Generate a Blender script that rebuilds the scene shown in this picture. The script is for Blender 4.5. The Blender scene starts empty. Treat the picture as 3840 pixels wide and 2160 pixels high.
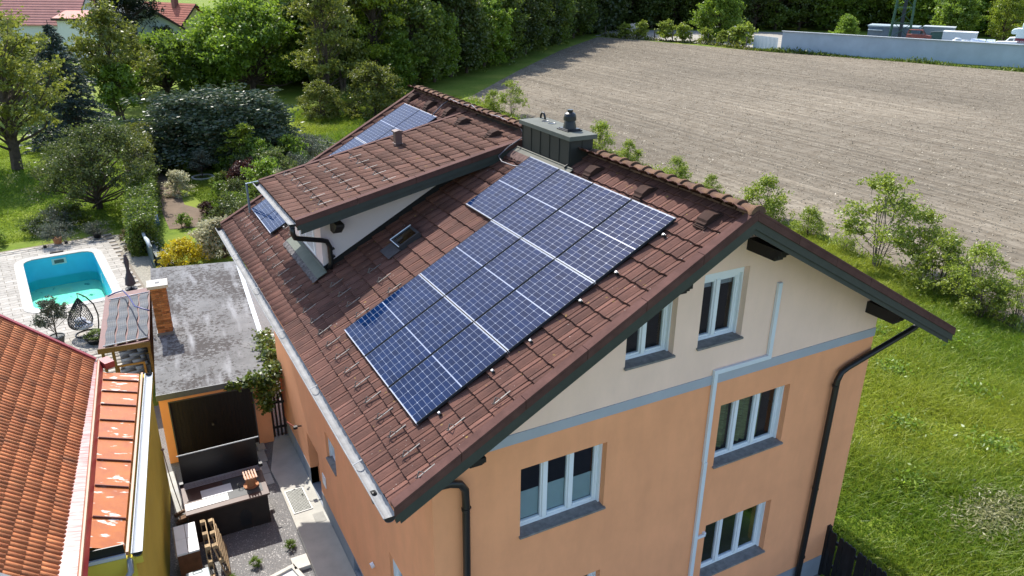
import bpy, math, random
import numpy as np
from mathutils import Matrix, Vector
from mathutils.geometry import tessellate_polygon

# ------------------------------------------------------------------ camera, sky, sun, exposure
scn = bpy.context.scene
col = scn.collection
cd = bpy.data.cameras.new('camera'); cam = bpy.data.objects.new('camera', cd); col.objects.link(cam)
cd.sensor_width = 36.0; cd.lens = 27.225; cd.clip_start = 0.1; cd.clip_end = 3000
Rr = Vector((0.880303, -0.474313, 0.009724)); Rd = Vector((-0.176423, -0.346323, -0.921377)); Rf = Vector((0.440389, 0.809375, -0.388549))
cm = Matrix((Rr, -Rd, -Rf)).transposed().to_4x4(); cm.translation = (-3.480, -8.822, 12.919)
cam.matrix_world = cm
scn.camera = cam
SUN_EL, SUN_AZ = math.radians(48.5), math.radians(-2.5)     # azimuth measured from +Y towards +X
wd = bpy.data.worlds.new('World'); scn.world = wd; wd.use_nodes = True
wn = wd.node_tree.nodes; wl = wd.node_tree.links
sky = wn.new('ShaderNodeTexSky'); sky.sky_type = 'NISHITA'; sky.sun_disc = False
sky.sun_elevation = SUN_EL; sky.sun_rotation = SUN_AZ; sky.altitude = 200; sky.air_density = 1.0; sky.dust_density = 1.5; sky.ozone_density = 1.0
wl.new(sky.outputs[0], wn['Background'].inputs[0]); wn['Background'].inputs[1].default_value = 0.15
sd = bpy.data.lights.new('sun', 'SUN'); sd.energy = 3.6; sd.angle = math.radians(0.5); sd.color = (1, 0.955, 0.88)
so = bpy.data.objects.new('sun', sd); col.objects.link(so)
sdir = Vector((math.sin(SUN_AZ) * math.cos(SUN_EL), math.cos(SUN_AZ) * math.cos(SUN_EL), math.sin(SUN_EL)))
so.rotation_euler = (-sdir).to_track_quat('-Z', 'Y').to_euler(); so.location = sdir * 60
vs = scn.view_settings; vs.view_transform = 'Standard'; vs.look = 'None'; vs.exposure = 1.05; vs.gamma = 1.0; vs.use_curve_mapping = False
scn.cycles.max_bounces = 7; scn.cycles.transparent_max_bounces = 12; scn.cycles.use_denoising = True
rng = np.random.default_rng(7); random.seed(7)
CAM = np.array((-3.480, -8.822, 12.919))

# ------------------------------------------------------------------ materials
MATS = {}
def srgb(h):
    c = [int(h[i:i+2], 16) / 255 for i in (0, 2, 4)]
    return tuple(x / 12.92 if x <= .04045 else ((x + .055) / 1.055) ** 2.4 for x in c)
def M(name, c, rough=.8, var=.12, scale=4., bump=0., bscale=None, objvar=0., spec=.4, metal=0., coat=0., c2=None, stretch=None, detail=6., coatr=.05, trans=0.):
    if name in MATS: return MATS[name]
    m = bpy.data.materials.new(name); m.use_nodes = True; MATS[name] = m
    nt = m.node_tree; n = nt.nodes; l = nt.links; b = n['Principled BSDF']
    b.inputs['Roughness'].default_value = rough; b.inputs['Metallic'].default_value = metal
    b.inputs['Specular IOR Level'].default_value = spec
    b.inputs['Coat Weight'].default_value = coat; b.inputs['Coat Roughness'].default_value = coatr
    tc = n.new('ShaderNodeTexCoord'); vec = tc.outputs['Object']
    if stretch:
        mp = n.new('ShaderNodeMapping'); mp.inputs['Scale'].default_value = stretch; l.new(vec, mp.inputs[0]); vec = mp.outputs[0]
    nz = n.new('ShaderNodeTexNoise'); nz.inputs['Scale'].default_value = scale; nz.inputs['Detail'].default_value = detail; nz.inputs['Roughness'].default_value = .62
    if objvar:
        oi = n.new('ShaderNodeObjectInfo'); ad = n.new('ShaderNodeVectorMath'); ad.operation = 'MULTIPLY_ADD'
        l.new(oi.outputs['Random'], ad.inputs[0]); ad.inputs[1].default_value = (37, 91, 53); l.new(vec, ad.inputs[2]); vec2 = ad.outputs[0]
    else: vec2 = vec
    l.new(vec2, nz.inputs['Vector'])
    mx = n.new('ShaderNodeMix'); mx.data_type = 'RGBA'
    ca = tuple(x * (1 - var) for x in c) if c2 is None else c
    cb = tuple(min(1, x * (1 + var)) for x in c) if c2 is None else c2
    mr = n.new('ShaderNodeMapRange'); mr.inputs[1].default_value = .3; mr.inputs[2].default_value = .7
    l.new(nz.outputs[0], mr.inputs[0]); l.new(mr.outputs[0], mx.inputs[0])
    mx.inputs[6].default_value = (*ca, 1); mx.inputs[7].default_value = (*cb, 1)
    out = mx.outputs[2]
    if objvar:
        hs = n.new('ShaderNodeHueSaturation'); r2 = n.new('ShaderNodeMapRange'); r2.inputs[3].default_value = 1 - objvar; r2.inputs[4].default_value = 1 + objvar
        l.new(oi.outputs['Random'], r2.inputs[0]); l.new(r2.outputs[0], hs.inputs['Value']); l.new(out, hs.inputs['Color']); out = hs.outputs[0]
    l.new(out, b.inputs['Base Color'])
    if bump:
        n2 = n.new('ShaderNodeTexNoise'); n2.inputs['Scale'].default_value = bscale or scale * 6; n2.inputs['Detail'].default_value = 4
        l.new(vec, n2.inputs['Vector']); bp = n.new('ShaderNodeBump'); bp.inputs['Strength'].default_value = bump; bp.inputs['Distance'].default_value = .02
        l.new(n2.outputs[0], bp.inputs['Height']); l.new(bp.outputs[0], b.inputs['Normal'])
    return m
def weather(m, amt=.12, stretch=(2.5, 2.5, .35), scale=1.2, lo=.35, hi=.7):    # broad stains and run-off streaks
    nt = m.node_tree; n = nt.nodes; l = nt.links; b = n['Principled BSDF']; src = b.inputs['Base Color'].links[0].from_socket
    tc = n.new('ShaderNodeTexCoord'); mp = n.new('ShaderNodeMapping'); mp.inputs['Scale'].default_value = stretch; nz = n.new('ShaderNodeTexNoise'); nz.inputs['Scale'].default_value = scale; nz.inputs['Detail'].default_value = 7; nz.inputs['Roughness'].default_value = .65
    l.new(tc.outputs['Object'], mp.inputs[0]); l.new(mp.outputs[0], nz.inputs['Vector'])
    r = n.new('ShaderNodeMapRange'); r.inputs[1].default_value = lo; r.inputs[2].default_value = hi; r.inputs[3].default_value = 1 - amt; r.inputs[4].default_value = 1 + amt * .4; l.new(nz.outputs[0], r.inputs[0])
    v = n.new('ShaderNodeVectorMath'); v.operation = 'SCALE'; l.new(src, v.inputs[0]); l.new(r.outputs[0], v.inputs['Scale']); l.new(v.outputs[0], b.inputs['Base Color']); return m
def specks(m, c, scale=60., pos=.70, wid=.02):                                # lichen dots
    nt = m.node_tree; n = nt.nodes; l = nt.links; b = n['Principled BSDF']; src = b.inputs['Base Color'].links[0].from_socket
    ge = n.new('ShaderNodeNewGeometry'); nz = n.new('ShaderNodeTexNoise'); nz.inputs['Scale'].default_value = scale; nz.inputs['Detail'].default_value = 2; l.new(ge.outputs['Position'], nz.inputs['Vector'])
    r = n.new('ShaderNodeMapRange'); r.inputs[1].default_value = pos; r.inputs[2].default_value = pos + wid; l.new(nz.outputs[0], r.inputs[0])
    mx = n.new('ShaderNodeMix'); mx.data_type = 'RGBA'; l.new(r.outputs[0], mx.inputs[0]); l.new(src, mx.inputs[6]); mx.inputs[7].default_value = (*c, 1); l.new(mx.outputs[2], b.inputs['Base Color']); return m
def leafmat(name, c1, c2, trans=.35, gloss=0.04, rough=.45):
    if name in MATS: return MATS[name]
    m = bpy.data.materials.new(name); m.use_nodes = True; MATS[name] = m
    nt = m.node_tree; n = nt.nodes; l = nt.links; n.remove(n['Principled BSDF']); o = n['Material Output']
    at = n.new('ShaderNodeAttribute'); at.attribute_name = 'rnd'
    oi = n.new('ShaderNodeObjectInfo')
    mx = n.new('ShaderNodeMix'); mx.data_type = 'RGBA'; l.new(at.outputs['Fac'], mx.inputs[0])
    mx.inputs[6].default_value = (*c1, 1); mx.inputs[7].default_value = (*c2, 1)
    hs = n.new('ShaderNodeHueSaturation'); r2 = n.new('ShaderNodeMapRange'); r2.inputs[3].default_value = .8; r2.inputs[4].default_value = 1.2
    l.new(oi.outputs['Random'], r2.inputs[0]); l.new(r2.outputs[0], hs.inputs['Value']); l.new(mx.outputs[2], hs.inputs['Color'])
    df = n.new('ShaderNodeBsdfDiffuse'); tr = n.new('ShaderNodeBsdfTranslucent'); gl = n.new('ShaderNodeBsdfGlossy'); gl.inputs['Roughness'].default_value = rough
    l.new(hs.outputs[0], df.inputs[0]); l.new(hs.outputs[0], tr.inputs[0])
    a = n.new('ShaderNodeMixShader'); a.inputs[0].default_value = trans; l.new(df.outputs[0], a.inputs[1]); l.new(tr.outputs[0], a.inputs[2])
    b = n.new('ShaderNodeMixShader'); b.inputs[0].default_value = gloss; l.new(a.outputs[0], b.inputs[1]); l.new(gl.outputs[0], b.inputs[2])
    l.new(b.outputs[0], o.inputs[0])
    return m
def glassmat(name, tint=(.02, .03, .035), refl=.5):
    if name in MATS: return MATS[name]
    m = bpy.data.materials.new(name); m.use_nodes = True; MATS[name] = m
    nt = m.node_tree; n = nt.nodes; l = nt.links; n.remove(n['Principled BSDF']); o = n['Material Output']
    t = n.new('ShaderNodeBsdfTransparent'); t.inputs[0].default_value = (*tint, 1)
    g = n.new('ShaderNodeBsdfGlossy'); g.inputs['Roughness'].default_value = .02; g.inputs[0].default_value = (.9, .95, 1, 1)
    f = n.new('ShaderNodeFresnel'); f.inputs[0].default_value = 1.52
    r = n.new('ShaderNodeMath'); r.operation = 'MULTIPLY_ADD'; l.new(f.outputs[0], r.inputs[0]); r.inputs[1].default_value = 1.0; r.inputs[2].default_value = refl * .1
    ge = n.new('ShaderNodeNewGeometry'); iv = n.new('ShaderNodeMath'); iv.operation = 'SUBTRACT'; iv.inputs[0].default_value = 1.; l.new(ge.outputs['Backfacing'], iv.inputs[1]); mu = n.new('ShaderNodeMath'); mu.operation = 'MULTIPLY'; l.new(iv.outputs[0], mu.inputs[0]); l.new(r.outputs[0], mu.inputs[1])
    x = n.new('ShaderNodeMixShader'); l.new(mu.outputs[0], x.inputs[0]); l.new(t.outputs[0], x.inputs[1]); l.new(g.outputs[0], x.inputs[2]); l.new(x.outputs[0], o.inputs[0])
    return m

# ------------------------------------------------------------------ mesh helpers
def link(o, parent=None):
    col.objects.link(o)
    if parent is not None: o.parent = parent
    return o
def tag(o, label=None, cat=None, group=None, kind=None):
    if label: o['label'] = label
    if cat: o['category'] = cat
    if group: o['group'] = group
    if kind: o['kind'] = kind
    return o
def empty(name, loc=(0, 0, 0), rz=0., label=None, cat=None, group=None, mat=None):
    o = bpy.data.objects.new(name, None); o.empty_display_size = .2
    if mat is not None: o.matrix_world = mat
    else: o.location = loc; o.rotation_euler = (0, 0, rz)
    col.objects.link(o)
    return tag(o, label, cat, group)
def place(name, me, parent=None, mat=None, loc=None):
    o = bpy.data.objects.new(name, me); link(o, parent)
    if mat is not None: o.matrix_local = mat
    elif loc is not None: o.location = loc
    return o
def frame(o, X, Y, Z):
    m = Matrix((Vector(X).normalized(), Vector(Y).normalized(), Vector(Z).normalized())).transposed().to_4x4(); m.translation = o; return m
class B:
    def __init__(s): s.v = []; s.f = []; s.mi = []
    def add(s, vs, fs, mi=0):
        k = len(s.v); s.v += [tuple(v) for v in vs]; s.f += [tuple(i + k for i in f) for f in fs]; s.mi += [mi] * len(fs); return s
    def bb(s, x0, x1, y0, y1, z0, z1, mi=0, mat=None):
        vs = [(x0, y0, z0), (x1, y0, z0), (x1, y1, z0), (x0, y1, z0), (x0, y0, z1), (x1, y0, z1), (x1, y1, z1), (x0, y1, z1)]
        if mat is not None: vs = [mat @ Vector(v) for v in vs]
        return s.add(vs, [(0, 3, 2, 1), (4, 5, 6, 7), (0, 1, 5, 4), (1, 2, 6, 5), (2, 3, 7, 6), (3, 0, 4, 7)], mi)
    def box(s, c, d, rz=0., mi=0, mat=None):
        m = (Matrix.Translation(c) @ Matrix.Rotation(rz, 4, 'Z')) if mat is None else mat
        return s.bb(-d[0] / 2, d[0] / 2, -d[1] / 2, d[1] / 2, -d[2] / 2, d[2] / 2, mi, m)
    def beam(s, p, q, w, h, up=(0, 0, 1), mi=0):      # section w (sideways) x h (along up), p->q
        p = Vector(p); q = Vector(q); d = (q - p); L = d.length; Y = d / L; X = Y.cross(Vector(up)).normalized(); Z = X.cross(Y)
        return s.bb(-w / 2, w / 2, 0, L, -h / 2, h / 2, mi, frame(p, X, Y, Z))
    def tube(s, pts, r, n=8, cap=True, mi=0):
        pts = [Vector(p) for p in pts]; rs = r if hasattr(r, '__len__') else [r] * len(pts)
        rings = []; ref = None
        for i, p in enumerate(pts):
            t = (pts[min(i + 1, len(pts) - 1)] - pts[max(i - 1, 0)]).normalized()
            if ref is None: ref = t.orthogonal().normalized()
            u = (ref - t * ref.dot(t)); u = u.normalized() if u.length > 1e-6 else t.orthogonal().normalized(); ref = u; w = t.cross(u)
            rings.append([p + (u * math.cos(a) + w * math.sin(a)) * rs[i] for a in [2 * math.pi * k / n for k in range(n)]])
        vs = [v for rg in rings for v in rg]; fs = []
        for i in range(len(pts) - 1):
            for k in range(n): fs.append((i * n + k, i * n + (k + 1) % n, (i + 1) * n + (k + 1) % n, (i + 1) * n + k))
        if cap: fs.append(tuple(reversed(range(n)))); fs.append(tuple(range((len(pts) - 1) * n, len(pts) * n)))
        return s.add(vs, fs, mi)
    def lathe(s, prof, n=16, c=(0, 0, 0), mi=0, cap=True):
        vs = [(c[0] + r * math.cos(2 * math.pi * k / n), c[1] + r * math.sin(2 * math.pi * k / n), c[2] + z) for r, z in prof for k in range(n)]
        fs = [(i * n + k, i * n + (k + 1) % n, (i + 1) * n + (k + 1) % n, (i + 1) * n + k) for i in range(len(prof) - 1) for k in range(n)]
        if cap: fs.append(tuple(reversed(range(n)))); fs.append(tuple(range((len(prof) - 1) * n, len(prof) * n)))
        return s.add(vs, fs, mi)
    def prism(s, pts, vec, mi=0):                      # closed planar polygon extruded by vec
        n = len(pts); p = [Vector(x) for x in pts]; v = Vector(vec)
        fs = [tuple(range(n)), tuple(reversed(range(n, 2 * n)))] + [(i, i + n, (i + 1) % n + n, (i + 1) % n) for i in range(n)]
        return s.add(p + [x + v for x in p], fs, mi)
    def holes(s, outer, holes, to3, inward, mi=0, rim=True):  # flat wall with openings and their reveals
        loops = [outer] + holes; flat = [p for L in loops for p in L]
        tri = tessellate_polygon([[Vector((a, b, 0)) for a, b in L] for L in loops])
        nrm = -Vector(inward); vs = [Vector(to3(*p)) for p in flat]; fs = []
        for t in tri:
            a, b, c = (vs[i] for i in t)
            fs.append(tuple(t) if (b - a).cross(c - a).dot(nrm) > 0 else tuple(reversed(t)))
        s.add(vs, fs, mi)
        if rim:
            for h in holes:
                q = [Vector(to3(*p)) for p in h]; n = len(q); iv = Vector(inward)
                s.add(q + [x + iv for x in q], [(i, (i + 1) % n, (i + 1) % n + n, i + n) for i in range(n)], mi)
        return s
    def mesh(s, name, mats):
        me = bpy.data.meshes.new(name); me.from_pydata(s.v, [], s.f)
        for m in (mats if isinstance(mats, (list, tuple)) else [mats]): me.materials.append(m)
        if any(s.mi): me.polygons.foreach_set('material_index', s.mi)
        me.update(); return me
    def obj(s, name, mats, parent=None, smooth=False, bevel=0., loc=None, mat=None, fix=False):
        me = s.mesh(name, mats)
        if fix:
            import bmesh
            bm = bmesh.new(); bm.from_mesh(me); bmesh.ops.recalc_face_normals(bm, faces=bm.faces); bm.to_mesh(me); bm.free()
        if smooth: me.polygons.foreach_set('use_smooth', [True] * len(me.polygons))
        o = place(name, me, parent, mat, loc)
        if bevel:
            md = o.modifiers.new('bevel', 'BEVEL'); md.width = bevel; md.segments = 2; md.limit_method = 'ANGLE'; md.angle_limit = math.radians(40)
        return o
def rep_mesh(name, base, mats4, mat, rnd=True):        # one mesh out of many transformed copies of a builder
    V = np.array(base.v); nv = len(V); Vh = np.c_[V, np.ones(nv)]
    A = np.array([np.array(m) for m in mats4])
    W = np.einsum('kij,nj->kni', A[:, :3, :], Vh).reshape(-1, 3)
    fl = [len(f) for f in base.f]; idx = np.concatenate([np.array(f) for f in base.f])
    K = len(A); I = (idx[None, :] + (np.arange(K) * nv)[:, None]).reshape(-1); L = np.tile(fl, K)
    return raw_mesh(name, W, I, L, mat, np.repeat(rng.random(K), len(fl)) if rnd else None)
def raw_mesh(name, V, I, L, mat, rnd=None, smooth=False):
    me = bpy.data.meshes.new(name); V = np.asarray(V, np.float32)
    me.vertices.add(len(V)); me.vertices.foreach_set('co', V.ravel())
    me.loops.add(len(I)); me.loops.foreach_set('vertex_index', np.asarray(I, np.int32))
    me.polygons.add(len(L)); st = np.concatenate([[0], np.cumsum(L)[:-1]]).astype(np.int32); me.polygons.foreach_set('loop_start', st)
    for m in (mat if isinstance(mat, (list, tuple)) else [mat]): me.materials.append(m)
    if rnd is not None:
        a = me.attributes.new('rnd', 'FLOAT', 'FACE'); a.data.foreach_set('value', np.asarray(rnd, np.float32))
    me.update(calc_edges=True)
    if smooth: me.polygons.foreach_set('use_smooth', [True] * len(L))
    return me
def sheet(name, pts, z, mat, label=None, kind='structure'):  # flat polygon lying on the ground
    tri = tessellate_polygon([[Vector((a, b, 0)) for a, b in pts]])
    b = B(); vs = [(a, c, z) for a, c in pts]
    fs = []
    for t in tri:
        a, c, d = (Vector(vs[i]) for i in t); fs.append(tuple(t) if (c - a).cross(d - a).z > 0 else tuple(reversed(t)))
    b.add(vs, fs); o = b.obj(name, mat); tag(o, label, None, None, kind); return o
def text(name, s, size, mat, parent, mat4, align='LEFT', ext=.004):
    c = bpy.data.curves.new(name, 'FONT'); c.body = s; c.size = size; c.extrude = ext; c.align_x = align
    c.materials.append(mat); t = bpy.data.objects.new('tmp', c); col.objects.link(t); dg = bpy.context.evaluated_depsgraph_get(); me = bpy.data.meshes.new_from_object(t.evaluated_get(dg)); bpy.data.objects.remove(t); bpy.data.curves.remove(c)
    me.materials.clear(); me.materials.append(mat); return place(name, me, parent, mat4)
# ------------------------------------------------------------------ main house
TH = math.radians(28.853); CT, ST, TT = math.cos(TH), math.sin(TH), math.tan(TH)
RX, RZ = 4.948, 9.565
YF, YB = -0.90, 12.42
mOrange = M('render_orange', (.92, .40, .195), .9, .05, 1.2, .25, 160.)
mCream = M('render_cream', (.95, .67, .53), .9, .04, 1.2, .25, 160.)
mBelt = M('belt_grey', (.40, .42, .46), .85, .05, 2.)
weather(mOrange, .07, (1.6, 1.6, .45)); weather(mCream, .05, (1.6, 1.6, .45))
mPlinth = M('plinth_grey', (.27, .30, .34), .9, .1, 3., .2)
mPink = M('render_pale', (.70, .58, .54), .9, .04, 1.5, .2, 160.)
mTile = M('roof_tile', (.080, .041, .033), .8, 0, 2.2, .35, 60., objvar=.2, spec=.12, c2=(.150, .070, .052), detail=8)
mTileD = M('roof_tile_weathered', (.092, .050, .038), .85, 0, 2.2, .35, 60., objvar=.2, spec=.10, c2=(.160, .082, .060), detail=8)
for m_ in (mTile, mTileD): specks(m_, (.42, .38, .33), 30., .735, .02); specks(m_, (.24, .15, .05), 11., .70, .06)
mRidge = M('ridge_tile', (.080, .048, .037), .9, 0, 5., .5, 50., objvar=.15, spec=.1, c2=(.165, .098, .058), detail=9)
mVerge = M('verge_brown', (.10, .050, .042), .85, .25, 3., .2, 40., spec=.12)
mBoard = M('barge_green', (.040, .048, .042), .5, .12, 6., stretch=(1, 1, 1))
mBeam = M('purlin_dark', (.010, .008, .007), .6, .3, 8.)
mSoff = M('soffit_wood', (.05, .035, .025), .8, .2, 4.)
mSheetD = M('sheet_metal_dark', (.034, .034, .030), .5, .1, 3., spec=.3)
mSheetL = M('sheet_metal_grey', (.16, .155, .13), .85, .12, 3., spec=.08)
mZinc = M('gutter_zinc', (.26, .265, .27), .7, .2, 5., spec=.2)
mPipe = M('downpipe_black', (.018, .017, .016), .35, .15, 5.)
mPVC = M('window_pvc', (.78, .82, .86), .35, .03, 3.)
mStone = M('sill_stone', (.14, .135, .13), .6, 0, 9., .3, 40., c2=(.26, .25, .245))
mGlass = glassmat('window_glass', (.88, .92, .94), .3)
mDuct = M('duct_white', (.68, .72, .76), .5, .04, 2.)
mBlack = M('black_plastic', (.012, .013, .016), .35, .1, 5.)
mSteel = M('steel_hook', (.17, .16, .15), .55, .15, 9., metal=.3)
mLead = M('lead_strip', (.12, .075, .065), .8, .35, 14., .5, 30., spec=.1)
house = empty('house', (0, 0, 0), 0, 'orange and cream rendered house with brown tiled roof carrying solar panels', 'house')

def roof_frame(u, y, off=0.0, pitch=TH):   # local X along -Y, Y up the slope, Z the normal; u metres down from the ridge
    c, s = math.cos(pitch), math.sin(pitch)
    p = Vector((RX - u * c, y, RZ - u * s)) + Vector((-s, 0, c)) * off
    return frame(p, (0, -1, 0), (c, 0, s), (-s, 0, c))

# walls -------------------------------------------------------------
XW, YW, ZB0, ZB1 = 9.61, 11.55, 6.06, 6.245
def rect(a0, a1, b0, b1): return [(a0, b0), (a1, b0), (a1, b1), (a0, b1)]
GW = [(1.515, 3.165, 4.22, 5.54, 3), (5.655, 7.40, 4.22, 5.54, 3), (5.68, 7.425, 1.50, 2.82, 3), (1.53, 3.20, 1.46, 2.80, 3)]
UW = [(4.92, 5.91, 6.88, 8.22, 2), (3.41, 4.395, 6.88, 8.22, 2)]
LW = [(5.78, 6.56, 2.17, 2.88), (7.50, 8.60, 0.05, 1.66), (1.15, 2.27, 1.55, 2.74), (4.25, 4.92, .12, .50)]
g3 = lambda a, b: (a, 0, b); l3 = lambda a, b: (0, a, b)
b = B(); b.holes(rect(0, XW, .55, ZB0), [rect(*w[:4]) for w in GW], g3, (0, .26, 0))
lout = [(0, .55), (7.50, .55), (7.50, 1.66), (8.60, 1.66), (8.60, .55), (YW, .55), (YW, 6.62), (0, 6.62)]
b.holes(lout, [rect(*LW[0]), rect(*LW[2])], l3, (.22, 0, 0))
b.add([(0, 7.5, .05), (0, 7.5, 1.66), (.30, 7.5, 1.66), (.30, 7.5, .05)], [(0, 1, 2, 3)])
b.add([(0, 8.6, .05), (0, 8.6, 1.66), (.30, 8.6, 1.66), (.30, 8.6, .05)], [(3, 2, 1, 0)])
b.add([(0, 7.5, 1.66), (0, 8.6, 1.66), (.30, 8.6, 1.66), (.30, 7.5, 1.66)], [(0, 1, 2, 3)])
b.bb(XW - .2, XW, .27, YW, .55, 6.9); b.bb(.23, XW - .2, YW - .2, YW, .55, 6.62)
b.obj('wall', mOrange, house)
b = B(); top = lambda x: (RZ - .24) - abs(RX - x) * TT
b.holes([(0, ZB1), (XW, ZB1), (XW, top(XW)), (RX, top(RX)), (0, top(0))], [rect(*w[:4]) for w in UW], lambda a, c: (a, 0.001, c), (0, .26, 0))
b.obj('gable_wall', mCream, house)
b = B().add([(0, YW, 6.6), (XW, YW, 6.6), (XW, YW, top(XW)), (RX, YW, top(RX)), (0, YW, top(0))], [(4, 3, 2, 1, 0)]); b.obj('gable_wall', mCream, house)
B().bb(-.012, XW + .012, -.015, .03, ZB0, ZB1).obj('belt_course', mBelt, house, bevel=.004)
b = B(); b.bb(.0, XW, -.004, .2, -.3, .55)
for a0, a1 in ((0, 4.25), (4.92, 7.50), (8.60, YW)): b.bb(-.006, .2, a0 + (.2 if a0 == 0 else 0), a1, -.3, .55)
b.bb(-.006, .2, 4.25, 4.92, -.3, .12); b.bb(-.006, .2, 4.25, 4.92, .50, .55); b.bb(-.006, .30, 7.5, 8.6, -.3, .05)
b.obj('plinth', mPlinth, house)
# dark floors inside so that the rooms do not see each other
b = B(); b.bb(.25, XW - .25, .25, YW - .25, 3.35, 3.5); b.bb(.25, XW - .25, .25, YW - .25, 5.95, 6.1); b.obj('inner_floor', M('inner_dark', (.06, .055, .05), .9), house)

mCurt = M('curtain_green', (.22, .27, .10), .9, 0, 5., c2=(.10, .075, .03), stretch=(.6, .6, 7))
mBlind = M('blind_teal', (.34, .42, .42), .8, .06, 3.)
def window(a0, a1, z0, z1, n, kind, face='g'):
    """frame in the wall opening with n sashes; children: panes, sill and what hangs behind"""
    if face == 'g': P = lambda x, y, z: (x, y, z)
    else: P = lambda x, y, z: (y, x, z)
    dep = .21 if face == 'g' else .15
    def bx(bb, x0, x1, y0, y1, zz0, zz1):
        p, q = P(x0, y0, zz0), P(x1, y1, zz1)
        bb.bb(min(p[0], q[0]), max(p[0], q[0]), min(p[1], q[1]), max(p[1], q[1]), zz0, zz1)
    fb = B(); fw = .048
    zt = z1 - (.17 if kind in ('shutter',) else .035)
    bx(fb, a0, a0 + fw, dep - .03, dep + .05, z0, zt); bx(fb, a1 - fw - .035, a1 - .035, dep - .03, dep + .05, z0, zt)
    bx(fb, a0 + fw, a1 - fw - .035, dep - .03, dep + .05, z0, z0 + fw + .02); bx(fb, a0 + fw, a1 - fw - .035, dep - .03, dep + .05, zt - fw, zt)
    x0, x1 = a0 + fw, a1 - fw - .035; w = (x1 - x0) / n
    for i in range(1, n): bx(fb, x0 + i * w - .04, x0 + i * w + .04, dep - .045, dep + .05, z0 + fw + .02, zt - fw)
    for i in range(n):                                     # sash profiles
        s0, s1 = x0 + i * w + (.04 if i else 0), x0 + (i + 1) * w - (.04 if i < n - 1 else 0)
        for q in ((s0, s0 + .028, z0 + fw + .02, zt - fw), (s1 - .028, s1, z0 + fw + .02, zt - fw), (s0 + .035, s1 - .035, z0 + fw + .02, z0 + fw + .06), (s0 + .035, s1 - .035, zt - fw - .035, zt - fw)):
            bx(fb, q[0], q[1], dep - .015, dep + .04, q[2], q[3])
    # guide rail of the roller shutter along one side and lintel strip
    bx(fb, a1 - .035, a1 - .003, dep - .09, dep + .0, z0 + .02, z1 - .005); bx(fb, a0 + .002, a1 - .035, dep - .05, dep, zt, z1 - .005)
    if kind == 'shutter': bx(fb, a0 + .002, a1 - .035, dep - .10, dep - .05, zt + .02, z1 - .005)
    f = fb.obj('window', mPVC, house, bevel=.004)
    for i in range(n):
        s0, s1 = x0 + i * w + (.068 if i else .028), x0 + (i + 1) * w - (.068 if i < n - 1 else .028)
        pb = B(); bx(pb, s0, s1, dep + .012, dep + .018, z0 + fw + .06, zt - fw - .035); pb.obj('pane', mGlass, f)
        if kind == 'blind':
            q = B(); bx(q, s0, s1, dep + .05, dep + .055, z0 + fw + .06, z0 + (z1 - z0) * (.50 if i < 2 else .46)); q.obj('blind', mBlind, f)
        if kind == 'curtain':
            q = B(); m = 14; xs = np.linspace(s0 - .03, s1 + .03, m) if i < 2 else np.linspace(s0 - .03, s0 + (s1 - s0) * .5, m)
            vs = []; 
            for x in xs: vs += [P(x, dep + .12 + .03 * math.sin(x * 42), z0 + .1), P(x, dep + .12 + .03 * math.sin(x * 42), z1)]
            q.add(vs, [(2 * j, 2 * j + 2, 2 * j + 3, 2 * j + 1) for j in range(m - 1)]); q.obj('curtain', mCurt, f, smooth=True)
        if kind == 'shutter':
            q = B(); bx(q, s0, s1, dep + .06, dep + .065, zt - .20, zt - .03); q.obj('blind', M('blind_grey', (.3, .3, .32), .8), f)
    sb = B()
    if face == 'g': sb.prism([(a0 - .02, -.05, z0 - .03), (a0 - .02, dep - .02, z0 - .02), (a0 - .02, dep - .02, z0 + .024), (a0 - .02, -.05, z0 + .005)], (a1 - a0 + .04, 0, 0)); 
    else: bx(sb, a0, a1, -.03, dep - .02, z0 - .03, z0 + .006)
    sb.obj('sill', mStone, f, fix=True)
    return f
for w, k in zip(GW, ('blind', 'curtain', 'plain', 'plain')): window(*w, k)
for w in UW: window(*w, 'shutter')
window(*LW[0], 1, 'plain', 'l'); window(*LW[2], 2, 'plain', 'l')
mDoor = M('door_brown', (.05, .03, .02), .5, .2, 5.)
d = B().bb(.26, .31, 7.5, 8.6, .05, 1.66).obj('door', mDoor, house); B().bb(.235, .26, 7.62, 7.66, .75, .95).obj('handle', mSteel, d)
B().bb(.12, .15, 4.25, 4.92, .12, .50).obj('cellar_window', mBlack, house)
# small fittings on the long wall
lp = B().tube([(0, 9.16, 1.53), (-.10, 9.16, 1.55)], .02).box((-.16, 9.16, 1.53), (.10, .09, .07)).obj('wall_lamp', mBlack, house)
B().tube([(-.2, 9.19, 1.56), (-.33, 9.33, 1.66)], .012).obj('lamp_arm', M('lamp_red', (.5, .15, .12), .5), lp)
B().bb(-.02, 0, 6.92, 7.20, 1.02, 1.32).obj('meter_cover', mPVC, house, bevel=.004)
vp = B().tube([(.0, 3.34, 1.57), (-.07, 3.34, 1.55)], .06, 12).obj('vent_pipe', mPVC, house)
# conduit on the gable
def duct(p, q, w=.088): return (p, q, w)
dz = B()
for (xa, za, xb, zb) in ((6.612, 6.355, 6.70, 7.78), (5.345, 6.27, 6.70, 6.355), (5.345, 4.42, 5.433, 6.27)): dz.bb(xa, xb, -.062, -.002, za, zb)
dz.bb(5.36, 5.448, -.062, -.002, .3, 4.412); dz.bb(5.448, 5.66, -.05, -.002, 2.60, 2.66); dz.bb(5.60, 5.66, -.055, .14, 2.66, 2.70)
dz.obj('cable_duct', mDuct, house, bevel=.006)

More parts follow.
